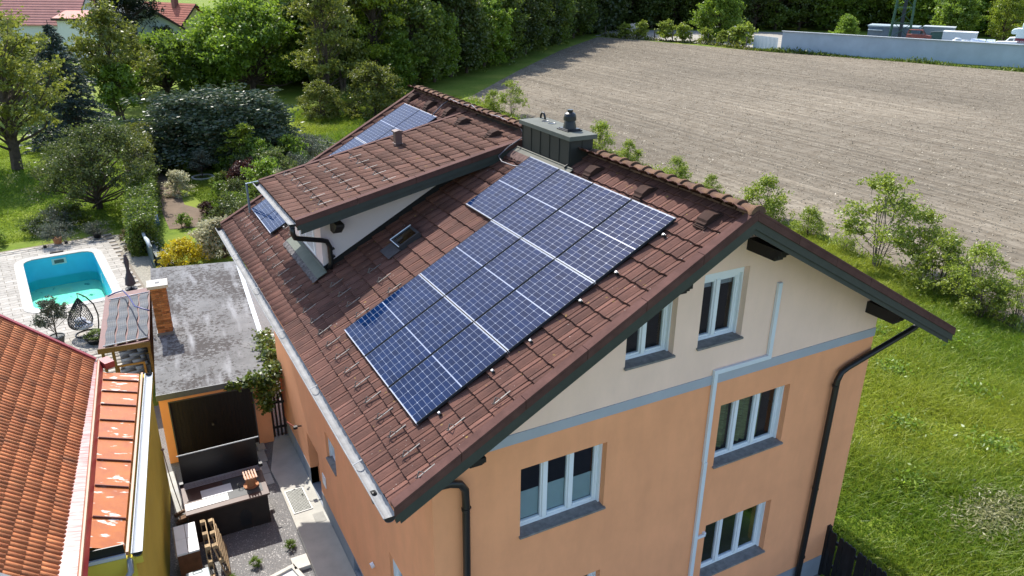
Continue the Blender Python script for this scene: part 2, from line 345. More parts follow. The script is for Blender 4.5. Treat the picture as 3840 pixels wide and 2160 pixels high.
# roof deck -----------------------------------------------------------
off = .085 / CT
xe0, xe1 = -.80, 10.68
zz = lambda x, d: RZ - abs(RX - x) * TT - d
b = B(); b.prism([(xe0, YF + .05, zz(xe0, off)), (RX, YF + .05, zz(RX, off)), (xe1, YF + .05, zz(xe1, off)), (xe1, YF + .05, zz(xe1, off + .15)), (RX, YF + .05, zz(RX, off + .15)), (xe0, YF + .05, zz(xe0, off + .15))], (0, YB - YF - .1, 0))
roof = b.obj('roof', mSoff, house, fix=True)
# one tile: scalloped pan with a front lip, laid shingle-wise
TW, TG = .265, .358
def tile_builder(L=TG + .06):
    b = B(); ss = np.array([0, .1, .22, .36, .48, .54, .60, .74, .88, 1.]); vs = []
    prof = [(s - .5) * TW * -1 for s in ss]; hh = [.028 * (.5 - .5 * math.cos(2 * math.pi * s)) ** .7 + .008 * (1 - s) - (.016 if abs(s - .54) < .03 else 0) for s in ss]
    for x, h in zip(prof, hh): vs.append((x, 0, h + .030))
    for x, h in zip(prof, hh): vs.append((x, L, h - .012))
    for x, h in zip(prof, hh): vs.append((x, 0, h + .008))
    n = 10; fs = [(i + 1, i, i + n, i + n + 1) for i in range(n - 1)] + [(i, i + 1, i + 2 * n + 1, i + 2 * n) for i in range(n - 1)]
    b.add(vs, fs); b.add([vs[0], vs[10], (vs[10][0], L, -.03), vs[20]], [(0, 1, 2, 3)]); b.add([vs[9], vs[19], (vs[19][0], L, -.03), vs[29]], [(3, 2, 1, 0)])
    return b
tb = tile_builder(); tm = tb.mesh('roof_tile', mTile); tm.polygons.foreach_set('use_smooth', [False] * len(tm.polygons))
tmD = tb.mesh('roof_tile', mTileD); tmD.polygons.foreach_set('use_smooth', [False] * len(tmD.polygons))
def jit(m, a=.004):
    return m @ Matrix.Translation((random.uniform(-a, a) * .6, random.uniform(-a, a), random.uniform(-a, a) * .5)) @ Matrix.Rotation(random.uniform(-a, a) * 2.2, 4, 'Z') @ Matrix.Rotation(random.uniform(-a, a) * 2, 4, 'X')
cand = []; rest = []
NR = 19; y0 = YF + .10 + TW / 2
DP = math.atan(.222)
def dormer_frame(u, y, off=0.): return Matrix.Translation((0, 0, -.065)) @ roof_frame(u, y, off, DP)
cols = [y0 + TW * j for j in range(int((YB - .1 - y0) / TW) + 1)]
def hidden(u, y):
    if 0.75 < u - .3 and u < 5.70 and .2 < y < 3.5: return True
    if u < 5.4 and 6.3 < y < 8.5: return True
    if u < .95 and 3.55 < y < 5.3: return True
    if .95 < u < 5.6 and 9.7 < y < 11.7: return True
    return False
for i in range(NR):
    u = 6.69 - TG * i
    for y in cols:
        if u < 4.9 and 6.35 < y < 8.45: continue
        m = jit(roof_frame(u, y, -.075))
        if i == NR - 1: m = m @ Matrix.Diagonal((1, .62, 1, 1))
        dd = np.linalg.norm(np.array(m.translation) - CAM)
        (rest if hidden(u, y) or y > 6 else cand).append((dd, m))
rest_d = []; cand_d = []
DL = (RX + .36) / math.cos(DP); NRD = int(DL / .355)
for i in range(NRD):
    u = DL + .03 - .355 * i
    if u < .25: continue
    y = 5.6 + .12 + TW / 2
    while y < 8.86:
        m = jit(dormer_frame(u, y, -.055)); dd = np.linalg.norm(np.array(m.translation) - CAM); cand_d.append((dd, m)); y += TW
pool_t = sorted([(d, m, 0) for d, m in cand] + [(d * .93, m, 1) for d, m in cand_d], key=lambda t: t[0])
droof = None
IND, RESTT = pool_t[:300], pool_t[300:]
# joined remainder: far tiles and the far slope behind the ridge
far_tiles = [m for _, m in rest] + [m for _, m, k in RESTT if k == 0]
for i in range(NR):
    u = 6.55 - TG * i
    for y in cols:
        c, s = CT, ST; p = Vector((RX + u * c, y, RZ - u * s)) + Vector((s, 0, c)) * -.075
        far_tiles.append(frame(p, (0, 1, 0), (-c, 0, s), (s, 0, c)))
def stuffmat(src, name):
    m = src.copy(); m.name = name; nt = m.node_tree; oi = [n for n in nt.nodes if n.type == 'OBJECT_INFO'][0]
    at = nt.nodes.new('ShaderNodeAttribute'); at.attribute_name = 'rnd'
    for l in list(oi.outputs['Random'].links): nt.links.new(at.outputs['Fac'], l.to_socket)
    return m
mTileS = stuffmat(mTile, 'roof_tile_far'); mTileDS = stuffmat(mTileD, 'roof_tile_dormer')
o = place('far_roof_tiles', rep_mesh('far_roof_tiles', tb, far_tiles, mTileS), roof); tag(o, kind='stuff')
for d, m, k in IND:
    if k == 0: place('roof_tile', tm, roof, m)
# ridge tiles
def ridge_builder(L=.345):
    b = B(); n = 9; pr = []
    for yy, r, dz in ((0, .125, .012), (.05, .125, .012), (.055, .112, 0), (L, .105, -.004)):
        pr.append([(r * 1.15 * math.cos(a), yy, r * math.sin(a) * .95 + dz - .045) for a in np.linspace(math.pi * 1.02, -.02 * math.pi, n)])
    vs = [p for q in pr for p in q]; b.add(vs, [(i * n + k, i * n + k + 1, (i + 1) * n + k + 1, (i + 1) * n + k) for i in range(3) for k in range(n - 1)])
    b.add(pr[0], [tuple(range(n))]); return b
rm = ridge_builder().mesh('ridge_tile', mRidge); rm.polygons.foreach_set('use_smooth', [True] * (len(rm.polygons) - 1) + [False])
y = YF - .02
while y < YB - .1:
    if not (3.35 < y + .15 < 5.42): place('ridge_tile', rm, roof, jit(Matrix.Translation((RX, y, RZ - .005)), .008))
    y += .335
# verge caps and barge boards on both gables and slopes
def slab(bd, sx, y0, y1, ta, tb_, x0=None, x1=None):     # strip following the slope between vertical offsets ta (top) and tb_ (bottom)
    xa = RX if x0 is None else x0; xb = x1
    bd.prism([(xa, y0, zz(xa, -ta)), (xb, y0, zz(xb, -ta)), (xb, y0, zz(xb, -tb_)), (xa, y0, zz(xa, -tb_))], (0, y1 - y0, 0))
for s, xend in ((-1, -.90), (1, 10.76)):
    n = 6
    for i in range(n):
        xa = RX + (xend - RX) * i / n; xb = RX + (xend - RX) * (i + 1) / n - s * .006
        b = B(); slab(b, s, YF - .03, YF + .13, .012 - i * .0008, -.035, xa, xb); slab(b, s, YF - .03, YF + .0, -.035, -.15, xa, xb); b.obj('verge_cap', mVerge, roof, fix=True, bevel=.006)
    b = B(); slab(b, s, YF - .012, YF + .05, -.152, -.285, RX, xend + s * -.03); slab(b, s, YF + .012, YF + .05, -.285, -.37, RX, xend - s * .10); b.obj('barge_board', mBoard, roof, fix=True)
    b = B(); slab(b, s, YB - .1, YB + .03, .012, -.15, RX, xend); b.obj('verge_cap', mVerge, roof, fix=True)
    b = B(); slab(b, s, YB - .05, YB + .012, -.152, -.37, RX, xend); b.obj('barge_board', mBoard, roof, fix=True)
for x, z, w, h in ((5.86, 8.63, .19, .20), (9.29, 6.78, .20, .23), (.44, 6.45, .20, .20), (3.90, 8.42, .19, .2)):   # purlin heads with stepped ends
    b = B(); b.bb(x - w / 2, x + w / 2, -.62, .05, z - h / 2, z + h / 2); b.bb(x - w / 2 + .001, x + w / 2 - .001, -.68, -.62, z - h / 2 + .06, z + h / 2); b.bb(x - w / 2 + .002, x + w / 2 - .002, -.74, -.68, z - h / 2 + .12, z + h / 2); b.obj('purlin_head', mBeam, house)
# gutters
def gutter(name, x, z, ya, yb, r=.085, lite=mZinc, parent=None):
    b = B(); n = 9; an = np.linspace(math.pi, 2 * math.pi, n)
    o_ = [(x + r * math.cos(a), z + r * math.sin(a)) for a in an]; i_ = [(x + (r - .008) * math.cos(a), z + (r - .008) * math.sin(a)) for a in an]
    pr = o_ + i_[::-1]; m = len(pr)
    vs = [(p[0], ya, p[1]) for p in pr] + [(p[0], yb, p[1]) for p in pr]
    b.add(vs, [(i, i + m, (i + 1) % m + m, (i + 1) % m) for i in range(m)], 0)
    for yy in (ya + .003, yb - .003): b.add([(p[0], yy, p[1]) for p in o_], [tuple(range(n))], 1)
    b.tube([(x - r, ya, z + .002), (x - r, yb, z + .002)], .011, 6)
    g = b.obj(name, [lite, mPipe], parent or house); return g
g = gutter('gutter', -.955, 6.215, -.92, YB + .02); gutter('gutter', 10.84, 6.215, -.80, YB, lite=mPipe)
hb = B(); 
for yy in np.arange(.4, 12.4, 2.4): B().beam((-1.045, yy, 6.222), (-.80, yy, 6.30), .03, .006).obj('gutter_bracket', mZinc, g)
B().tube([(-.955, -.25, 6.15), (-.955, -.25, 6.03), (-.50, -.20, 5.93), (.25, -.11, 5.78), (.42, -.10, 5.71), (.50, -.10, 5.58), (.51, -.10, 5.3), (.50, -.10, .1)], .062, 10).obj('downpipe', mPipe, house, smooth=True)
B().tube([(10.84, -.14, 6.16), (10.72, -.12, 6.05), (10.5, -.11, 5.98), (8.86, -.10, 5.57), (8.70, -.10, 5.50), (8.62, -.10, 5.33), (8.60, -.10, 2.7), (8.585, -.10, 1.2), (8.57, -.10, .1)], .062, 10).obj('downpipe', mPipe, house, smooth=True)
for z in (5.2, 2.72, .9): B().tube([(8.60, -.10, z), (8.60, -.10, z + .035)], .07, 10).box((8.66, -.05, z + .02), (.03, .10, .03)).obj('pipe_clip', mPipe, house)
B().tube([(.505, -.10, 5.2), (.505, -.10, 5.24)], .07, 10).box((.57, -.08, 5.22), (.05, .06, .03)).obj('pipe_clip', mPipe, house)

# snow guards: flat bar with an upright triangular stop
sg = B(); sg.bb(-.009, .009, -.02, .28, .046, .052); sg.beam((0, -.02, .05), (0, .055, .125), .014, .012, (1, 0, 0)); sg.beam((0, .10, .05), (0, .055, .125), .008, .010, (1, 0, 0)); sg.beam((0, -.03, .05), (0, -.03, .085), .008, .008, (1, 0, 0))
sgm = sg.mesh('snow_guard', mSteel)
pos = [(6.20, -.74 + .538 * i) for i in range(24)] + [(5.48, 3.78 + .535 * i) for i in range(4)] + [(4.74, 3.80 + .56 * i) for i in range(3)] + [(5.49, -.37), (4.776, -.543)] + [(5.47, 8.9), (5.45, 9.4), (5.46, 12.0)]
for u, y in pos: place('snow_guard', sgm, roof, roof_frame(u, y, -.06))
# vent tiles
def vent_builder():
    b = B(); w = .11
    sec = [(0.02, .03), (.02, .055), (.07, .115), (.22, .125), (.34, .05), (.34, .01)]
    b.prism([(-w, yy, z) for yy, z in sec], (2 * w, 0, 0)); b.bb(-w - .02, w + .02, -.05, .36, .012, .035)
    for i in range(2): b.bb(-w + .005, w - .005, -.03 + .03 * i, .04 + .03 * i, .04 + .03 * i, .052 + .03 * i)
    return b
vm = vent_builder(); 
for u, y in ((.62, 2.86), (.62, 1.304), (.63, -.308), (.55, 9.505), (.58, 10.729), (.55, 12.0)): vm.obj('vent_tile', M('vent_brown', (.055, .033, .027), .9, .2, 6., objvar=.1, spec=.08), roof, fix=True, mat=roof_frame(u, y, -.055))
# skylight hatch
m = roof_frame(3.98, 5.13, -.04) @ Matrix.Diagonal((.86, .9, .9, 1))
sk = B(); sk.bb(-.28, .28, 0, .06, 0, .12, 0, m); sk.bb(-.28, .28, .50, .56, 0, .12, 0, m); sk.bb(-.28, -.22, .06, .50, 0, .12, 0, m); sk.bb(.22, .28, .06, .50, 0, .12, 0, m)
sk = sk.obj('skylight', M('skylight_frame', (.035, .036, .04), .4, .1), roof)
B().bb(-.215, .215, .06, .50, .095, .105, 0, m).obj('pane', glassmat('skylight_glass', (.5, .45, .4), 1.), sk)
B().bb(-.215, .215, .06, .50, .02, .03, 0, m).obj('wood_reflection', M('reflection_brown', (.28, .15, .06), .6, .2, 6.), sk)  # brown sheet below the glass paints the wood reflected in it
B().bb(-.30, .30, -.34, -.01, .035, .045, 0, m).bb(-.012, .012, .03, .22, .125, .14, 0, m).obj('flashing', M('flash_grey', (.075, .07, .075), .5, .3, 8.), sk)
B().bb(-.29, -.275, -.01, .57, .12, .135, 0, m).bb(-.275, .29, -.012, .006, .12, .135, 0, m).obj('trim', mPVC, sk)

# chimney ---------------------------------------------------------------
ch = B().bb(4.475, 4.99, 3.535, 5.365, 9.0, 9.79).obj('chimney', mSheetD, house)
w = 1.83 / 5
for i in range(5): B().bb(4.460, 4.475, 3.535 + i * w + .006, 3.535 + (i + 1) * w - .006, 9.10, 9.788).obj('cladding_panel', mSheetD, ch, bevel=.003)
for i in range(6): B().bb(4.446, 4.477, 3.535 + i * w - .005, 3.535 + i * w + .005, 9.10, 9.788).obj('seam', mSheetD, ch)
for i in range(2): B().bb(4.475 + i * .2575 + .005, 4.475 + (i + 1) * .2575 - .005, 3.520, 3.535, 9.10, 9.788).obj('cladding_panel', mSheetD, ch, bevel=.003)
B().bb(4.405, 5.04, 3.455, 5.45, 9.79, 9.878).obj('cap', M('cap_metal', (.115, .12, .10), .7, .15, 2.5, spec=.2), ch, bevel=.006)
m = Matrix.Translation((4.775, 4.05, 9.878)) @ Matrix.Rotation(.0, 4, 'Z')
pt = B().bb(-.175, .175, -.20, .20, 0, .022, 0, m).bb(-.15, .15, -.17, .17, .022, .04, 0, m).obj('chimney_pot', mBlack, ch, bevel=.006)
B().lathe([(.135, .04), (.112, .15), (.100, .19), (.128, .19), (.122, .27), (.105, .32), (.06, .345), (.052, .345), (.052, .385), (.058, .385), (.058, .395)], 20, (4.775, 4.05, 9.878)).obj('cowl', mBlack, pt, smooth=False)
B().tube([(4.90, 5.30 + .09 * math.cos(a), 9.88 + .12 * math.sin(a)) for a in np.linspace(math.pi, 0, 9)], .022, 8).obj('lift_handle', mBlack, ch, smooth=True)
for y in (5.02, 4.76): B().lathe([(.075, 0), (.085, .006), (.07, .008), (.06, .002)], 16, (4.80, y, 9.878)).obj('flue_opening', mBlack, ch)
m = roof_frame(.74, 4.43, -.02)
B().bb(-1.11, 1.11, .0, .15, .02, .03, 0, m).bb(-1.10, 1.10, .125, .15, .03, .05, 0, m).obj('flashing', mSheetL, ch)
# crinkled lead strip below the flashing
lb = B(); n = 60; vs = []
for i in range(n + 1):
    x = -1.12 + 2.24 * i / n; vs += [(x, -.17 + .012 * math.sin(i * 1.9), .012 + .014 * math.sin(i * 1.3)), (x, -.08, .028 + .010 * math.sin(i * 2.1)), (x, .01, .035)]
lb.add([m @ Vector(v) for v in vs], [(3 * i + k, 3 * i + 3 + k, 3 * i + 4 + k, 3 * i + 1 + k) for i in range(n) for k in range(2)]); lb.obj('lead_strip', mLead, ch, smooth=True)
B().prism([roof_frame(u, 3.535, o_) .translation for u, o_ in ((.0, -.02), (.66, -.02), (.66, .06), (0, .06))], (0, -.012, 0)).bb(4.52, 4.99, 3.38, 3.52, 9.17, 9.18, 0).obj('side_flashing', mSheetD, ch, fix=True)

# dormer -----------------------------------------------------------------
DZ = lambda x, d=0.: 9.50 - (RX - x) * .222 - d
XD = -.34
b = B(); b.prism([(XD, 5.66, DZ(XD, .09)), (RX, 5.66, DZ(RX, .09)), (RX, 5.66, DZ(RX, .20)), (XD, 5.66, DZ(XD, .20))], (0, 3.2, 0)); droof = b.obj('dormer_roof', mSoff, house, fix=True)
for d, m, k in IND:
    if k == 1: place('roof_tile', tmD, droof, m)
rd = [m for _, m, k in RESTT if k == 1]
if rd: tag(place('far_roof_tiles', rep_mesh('dormer_far_tiles', tb, rd, mTileDS), droof), kind='stuff')
def dslab(y0, y1, ta, tb_, xa=RX - .35, xb=-.38):
    return [(xa, y0, DZ(xa, -ta)), (xb, y0, DZ(xb, -ta)), (xb, y0, DZ(xb, -tb_)), (xa, y0, DZ(xa, -tb_))], (0, y1 - y0, 0)
for i in range(4):
    xa = 4.62 + (-.38 - 4.62) * i / 4; xb = 4.62 + (-.38 - 4.62) * (i + 1) / 4 + .006
    B().prism(*dslab(5.57, 5.72, .0 - i * .0008, -.035, xa, xb)).prism(*dslab(5.57, 5.60, -.035, -.125, xa, xb)).obj('verge_cap', mVerge, droof, fix=True, bevel=.005)
B().prism(*dslab(5.585, 5.63, -.127, -.225, 4.55, -.35)).prism(*dslab(5.605, 5.64, -.225, -.33, 4.3, -.28)).obj('barge_board', mBoard, droof, fix=True)
B().prism(*dslab(8.84, 8.95, .0, -.10, 4.9, -.38)).prism(*dslab(8.86, 8.93, -.10, -.28, 4.6, -.33)).obj('verge_cap', mVerge, droof, fix=True)
rz_ = lambda x: RZ - (RX - x) * TT - .05
dm = B(); xx = .235
xm = 3.95
for yy, n in ((6.2, -1), (8.55, 1)):
    vs = [(xx, yy, rz_(xx)), (xm, yy, DZ(xm, .21)), (xx, yy, DZ(xx, .19))]; dm.add(vs, [(0, 1, 2) if n < 0 else (2, 1, 0)])
dm.add([(xx, 6.2, rz_(xx)), (xx, 8.55, rz_(xx)), (xx, 8.55, DZ(xx, .19)), (xx, 6.2, DZ(xx, .19))], [(3, 2, 1, 0)])
dw = dm.obj('dormer', mPink, house)
fw_ = B().bb(xx - .025, xx + .0, 6.72, 8.05, 7.12, 7.92).obj('dormer_window', mPVC, dw)
B().bb(xx - .03, xx - .024, 6.80, 7.36, 7.2, 7.84).obj('pane', mGlass, fw_); B().bb(xx - .03, xx - .024, 7.42, 7.97, 7.2, 7.84).obj('pane', mGlass, fw_)
# cheek flashing, apron and gutter of the dormer
pts = lambda o1, o2: [(xx, 6.185, rz_(xx) + o1), (xm, 6.185, rz_(xm) + o1), (xm, 6.185, rz_(xm) + o2), (xx, 6.185, rz_(xx) + o2)]
B().prism(pts(-.05, .13), (0, .012, 0)).obj('cheek_flashing', mPipe, dw, fix=True)
m = roof_frame(5.60, 7.33, -.02); B().bb(-1.33, 1.33, .0, .24, .03, .045, 0, m).bb(-1.20, 1.33, .22, .245, .045, .13, 0, m).obj('apron_flashing', M('apron_green', (.13, .145, .12), .7, .12, 3., spec=.15), dw)
lb = B(); vs = []; n = 64
for i in range(n + 1):
    x = -1.35 + 2.7 * i / n; vs += [(x, -.12 + .012 * math.sin(i * 1.9), .012 + .014 * math.sin(i * 1.3)), (x, .02, .034)]
lb.add([m @ Vector(v) for v in vs], [(2 * i, 2 * i + 2, 2 * i + 3, 2 * i + 1) for i in range(n)]); lb.obj('lead_strip', M('lead_grey', (.13, .12, .12), .8, .5, 14., .5, 30., spec=.1), dw, smooth=True)
gutter('dormer_gutter', -.435, 8.235, 5.60, 8.95, .07, mZinc, dw)
B().tube([(-.43, 5.68, 8.17), (-.43, 5.68, 8.02), (-.39, 5.71, 7.92), (-.25, 5.78, 7.86), (.20, 6.03, 7.68), (.32, 6.09, 7.62), (.37, 6.10, 7.50), (.38, 6.10, 7.15), (.33, 6.10, 7.02)], .052, 10).obj('dormer_downpipe', mPipe, dw, smooth=True)
B().tube([(.38, 6.10, 7.42), (.38, 6.10, 7.46)], .060, 10).tube([(.38, 6.10, 7.25), (.38, 6.10, 7.28)], .060, 10).box((.44, 6.12, 7.44), (.05, .1, .03)).box((.44, 6.12, 7.27), (.05, .1, .03)).obj('pipe_clip', mPipe, dw)
B().prism([(.44, 6.2, 8.05), (.44, 6.2, 7.80), (.44, 5.98, 7.80), (.44, 5.72, 8.0), (.44, 5.72, 8.05)], (.17, 0, 0)).obj('purlin_head', mBeam, dw, fix=True)
for x, y in [(.17, 8.55), (.215, 7.987), (.219, 7.462), (.222, 6.964), (.232, 6.437), (.233, 5.908), (.907, 8.33), (.907, 7.785), (.909, 7.24), (.921, 6.754), (.903, 6.2), (1.60, 8.2), (1.6, 7.64), (1.60, 7.09), (1.601, 6.534), (1.605, 5.971)]:
    place('snow_guard', sgm, droof, dormer_frame((RX - x) / math.cos(DP) + .05, y, -.03))
for x, y in ((4.30, 6.5), (4.30, 8.11)): vm.obj('vent_tile', MATS['vent_brown'], droof, fix=True, mat=dormer_frame((RX - x) / math.cos(DP) + .1, y, -.03))
fl = B().bb(2.61, 2.77, 8.05, 8.21, 8.95, 9.27).bb(2.59, 2.79, 8.03, 8.23, 9.0, 9.02).obj('flue', M('flue_brown', (.12, .07, .06), .6, .15), droof, bevel=.006)
B().bb(2.585, 2.795, 8.02, 8.24, 9.27, 9.30).prism([(2.585, 8.02, 9.30), (2.795, 8.02, 9.30), (2.69, 8.02, 9.325)], (0, .22, 0)).obj('flue_cap', MATS['flue_brown'], fl)
# cable laid along the ridge
pl = [(4.28, 9.84, 9.24), (4.67, 10.05, 9.46), (4.86, 9.97, 9.60), (4.84, 9.6, 9.59), (4.84, 9.17, 9.57), (4.90, 8.76, 9.62), (4.83, 8.3, 9.57), (4.82, 7.87, 9.57), (4.86, 7.23, 9.6), (4.83, 6.6, 9.57), (4.80, 6.07, 9.56), (4.62, 5.6, 9.50)]
B().tube(pl, .016, 6).obj('cable', M('cable_grey', (.12, .11, .13), .4), roof, smooth=True)
B().tube([(4.52, 5.44, 9.5), (4.2, 5.5, 9.31), (3.98, 5.55, 9.12), (3.93, 5.3, 9.06), (3.97, 4.9, 9.06), (4.05, 4.5, 9.1)], .014, 6).obj('cable', MATS['cable_grey'], roof, smooth=True)
# service bracket at the far eave
B().tube([(-.19, 11.9, 6.6), (-.19, 11.9, 7.48), (.12, 11.9, 7.50), (.43, 11.9, 7.14)], .022, 8).tube([(-.14, 12.02, 6.6), (-.16, 12.0, 7.44)], .018, 8).obj('service_bracket', M('galv_blue', (.2, .27, .33), .4, metal=.4), house)

# ------------------------------------------------------------------ solar panels
mFrameA = M('panel_alu', (.42, .43, .46), .6, .04, 3., spec=.2)
mBack = M('panel_backsheet', (.27, .31, .41), .3, .02, 3., spec=.1, coat=0.)
def cellmat():
    m = M('solar_cell', (.0028, .0145, .056), .06, .2, 3., objvar=.15, spec=.10, coat=0., coatr=.06)
    return m
mCell = cellmat()
PW, PH = 1.134, 1.678; PUY, PVV = 1.16, 1.699
cw = .1805; chh = .0903
cb = B(); a, c_ = cw / 2 - .0016, chh / 2 - .0020; k = .010
cb.add([(-a + k, -c_, 0), (a - k, -c_, 0), (a, -c_ + k, 0), (a, c_, 0), (-a, c_, 0), (-a, -c_ + k, 0)], [(0, 1, 2, 3, 4, 5)])
cellm = cb.mesh('cell', mCell)
cb2 = B(); cb2.add([(-a, -c_, 0), (a, -c_, 0), (a, c_ - k, 0), (a - k, c_, 0), (-a + k, c_, 0), (-a, c_ - k, 0)], [(0, 1, 2, 3, 4, 5)]); cellm2 = cb2.mesh('cell', mCell)
fr = B()
fr.bb(-PW / 2, PW / 2, 0, .008, -.038, .003); fr.bb(-PW / 2, PW / 2, PH - .008, PH, -.038, .003); fr.bb(-PW / 2, -PW / 2 + .012, .008, PH - .008, -.038, .003, 1); fr.bb(PW / 2 - .012, PW / 2, .008, PH - .008, -.038, .003, 1)
frm = fr.mesh('frame', [mFrameA, M('panel_alu_no_glare', (.03, .033, .04), .9, .04, 3., spec=.03)]); bkm = B().bb(-PW / 2 + .009, PW / 2 - .009, .008, PH - .008, -.008, -.002).mesh('backsheet', mBack)  # long frame sides painted dark, where the aluminium catches no glare
ROWN = ('lowest', 'middle', 'top'); 
def panel(u_low, y, label, group):
    root = empty('photovoltaic_module', mat=roof_frame(u_low, y, .035), label=label, cat='solar panel', group=group)
    place('frame', frm, root); bk = place('backsheet', bkm, root)
    gap = (PH - .016 - 18 * chh); m0 = .008 + gap * .28; mid = gap * .44
    for i in range(18):
        for j in range(6):
            yy = m0 + (i + .5) * chh + (mid if i >= 9 else 0); xx_ = (j - 2.5) * (cw + .0030)
            place('cell', cellm if i % 2 == 0 else cellm2, bk, loc=(xx_, yy, -.0012))
    return root
UB = 5.795
for r in range(3):
    for c in range(4 if r == 2 else 3):
        y = .129 + PUY * (c + .5)
        lab = 'solar panel in the %s row of the large array, %s' % (ROWN[r], ['nearest the gable verge', 'second from the gable verge', 'third from the gable verge', 'jutting out beyond the columns below'][c])
        panel(UB - PVV * r, y, lab, 'large solar array facing the garage')
for r in range(3):
    for c in range(2):
        y = 9.585 + 1.135 * (c + .5)
        lab = 'solar panel in the %s row of the far array, %s' % (ROWN[r], ['on the side of the dormer', 'along the far verge'][c])
        panel(UB - PVV * r + .0, y, lab, 'small solar array beyond the dormer')
# rails under the panels with bright end clamps peeping out
for ya, yb, rows in ((.129, .129 + 3 * PUY, range(3)), (9.585, 9.585 + 2.27, range(3))):
    for r in rows:
        for q in (.35, 1.33):
            u = UB - PVV * r - q; y1 = yb + (PUY if (r == 2 and ya < 1) else 0)
            m = roof_frame(u, (ya + y1) / 2, 0); L = (y1 - ya) / 2
            rt = B().bb(-L, L + .10, -.02, .02, -.055, -.012, 0, m).obj('mounting_rail', mPipe, None)
            tag(rt, 'dark mounting rail under the %s panel row of the %s array, %s' % (ROWN[r], 'large' if ya < 1 else 'far', 'lower of two' if q < 1 else 'upper of two'), 'rail', 'rails under the solar panels')
            B().bb(L + .05, L + .085, -.016, .016, -.012, .008, 0, m).obj('end_clamp', M('clamp_bright', (.5, .5, .52), .5, metal=.2), rt)
# ------------------------------------------------------------------ neighbouring yellow house
mYel = M('render_yellow', (.56, .45, .06), .9, .07, 1.2, .25, 120.)
mClay = M('clay_tile', (.36, .115, .045), .85, 0, 3., .4, 60., objvar=.25, c2=(.56, .215, .085), detail=9)
mRedF = M('red_flashing', (.32, .045, .04), .45, 0, 6., c2=(.46, .36, .34), stretch=(.4, 3.5, 1), detail=3)
mRust = M('rusty_sheet', (.46, .145, .03), .4, 0, 3.2, .15, 10., c2=(.34, .095, .03), coat=.06, spec=.3)
def rustmat():
    m = mRust; nt = m.node_tree; n = nt.nodes; l = nt.links; b = n['Principled BSDF']; src = b.inputs['Base Color'].links[0].from_socket
    tc = n.new('ShaderNodeTexCoord'); mp = n.new('ShaderNodeMapping'); mp.inputs['Scale'].default_value = (4, 9, 4); nz = n.new('ShaderNodeTexNoise'); nz.inputs['Scale'].default_value = .9; nz.inputs['Detail'].default_value = 5
    l.new(tc.outputs['Object'], mp.inputs[0]); l.new(mp.outputs[0], nz.inputs['Vector'])
    r = n.new('ShaderNodeValToRGB'); r.color_ramp.elements[0].position = .60; r.color_ramp.elements[1].position = .66; l.new(nz.outputs[0], r.inputs[0])
    mx = n.new('ShaderNodeMix'); mx.data_type = 'RGBA'; l.new(r.outputs[0], mx.inputs[0]); l.new(src, mx.inputs[6]); mx.inputs[7].default_value = (.74, .66, .58, 1); l.new(mx.outputs[2], b.inputs['Base Color'])
rustmat()
mBrownM = M('brown_sheet', (.30, .14, .075), .45, .15, 4.)
mWhiteM = M('white_gutter', (.46, .49, .52), .55, .05, 4.)
NZ = -math.atan(.1155)
nb = empty('neighbour_house', (-3.238, 9.833, 0), NZ, 'yellow house with orange clay tile roof and rusty red metal eave', 'house')
B().bb(-1.5, -.14, -6.62, .15, 0, 3.55).bb(-8.0, -1.5, -9.0, .15, 0, 3.55).bb(-8.0, -1.5, -9.0, .30, 3.55, 4.0).obj('wall', mYel, nb)
specks(mClay, (.13, .065, .04), 2.6, .56, .30)
P40 = math.radians(40.36); c4, s4 = math.cos(P40), math.sin(P40)
def nx(y): return -1.15 - .115 * (y + 7.2) / 7.64
def nfr(y, t, off=0.):        # t horizontal distance up the slope from the tile eave
    return frame((nx(y) - t, y, 4.0 + t * s4 / c4 + off), (0, 1, 0), (-c4, 0, s4), (s4, 0, c4))
b = B(); b.add([(nx(.44), .44, 3.97), (nx(-9), -9, 3.97), (-5.3, -9, 3.97 + 4.1 * s4 / c4), (-5.3, .44, 3.97 + 4.1 * s4 / c4)], [(0, 1, 2, 3)]); b.add([(-5.3, .44, 7.45), (-5.3, -9, 7.45), (-9.5, -9, 4), (-9.5, .44, 4)], [(0, 1, 2, 3)])
b.add([(nx(.44), .40, 3.97), (-5.3, .40, 7.45), (-9.5, .40, 4)], [(0, 1, 2)])
nroof = b.obj('roof', M('roof_under', (.06, .035, .025), .9), nb)
ct = B(); xs = np.array([-.048, -.043, 0, .043, .048]); hs = [-.022, .006, .013, .006, -.022]; L = .31
ct.add([(x, 0, h + .009) for x, h in zip(xs, hs)] + [(x, L, h - .006) for x, h in zip(xs, hs)] + [(x, 0, h) for x, h in zip(xs, hs)] , [(i, i + 1, i + 6, i + 5) for i in range(4)] + [(i + 1, i, i + 10, i + 11) for i in range(4)])
ctm = ct.mesh('clay_tile', mClay); ctm.polygons.foreach_set('use_smooth', [i < 4 for i in range(len(ctm.polygons))])
cands = []; far = []
for ci in range(21):
    t = .0 + .2 * ci - (.02 if ci == 0 else .0); y = .40 - random.random() * .05
    while y > -8.9:
        m = nfr(y, t, .0) ; m = m @ Matrix.Translation((random.uniform(-.002, .002), random.uniform(-.006, .006), random.uniform(0, .004))) @ Matrix.Rotation(random.uniform(-.012, .012), 4, 'Z')
        (cands if (t < 1.75 and y > -7.6) else far).append(m); y -= .1125
key = lambda m: (nb.matrix_basis @ m.translation - Vector(CAM)).length
nb.matrix_basis = Matrix.Translation((-3.238, 9.833, 0)) @ Matrix.Rotation(NZ, 4, 'Z')
cands.sort(key=key)
for m in cands[:300]: place('clay_tile', ctm, nroof, m)
tag(place('far_clay_tiles', rep_mesh('far_clay_tiles', ct, cands[300:] + far, stuffmat(mClay, 'clay_tile_far')), nroof), kind='stuff')
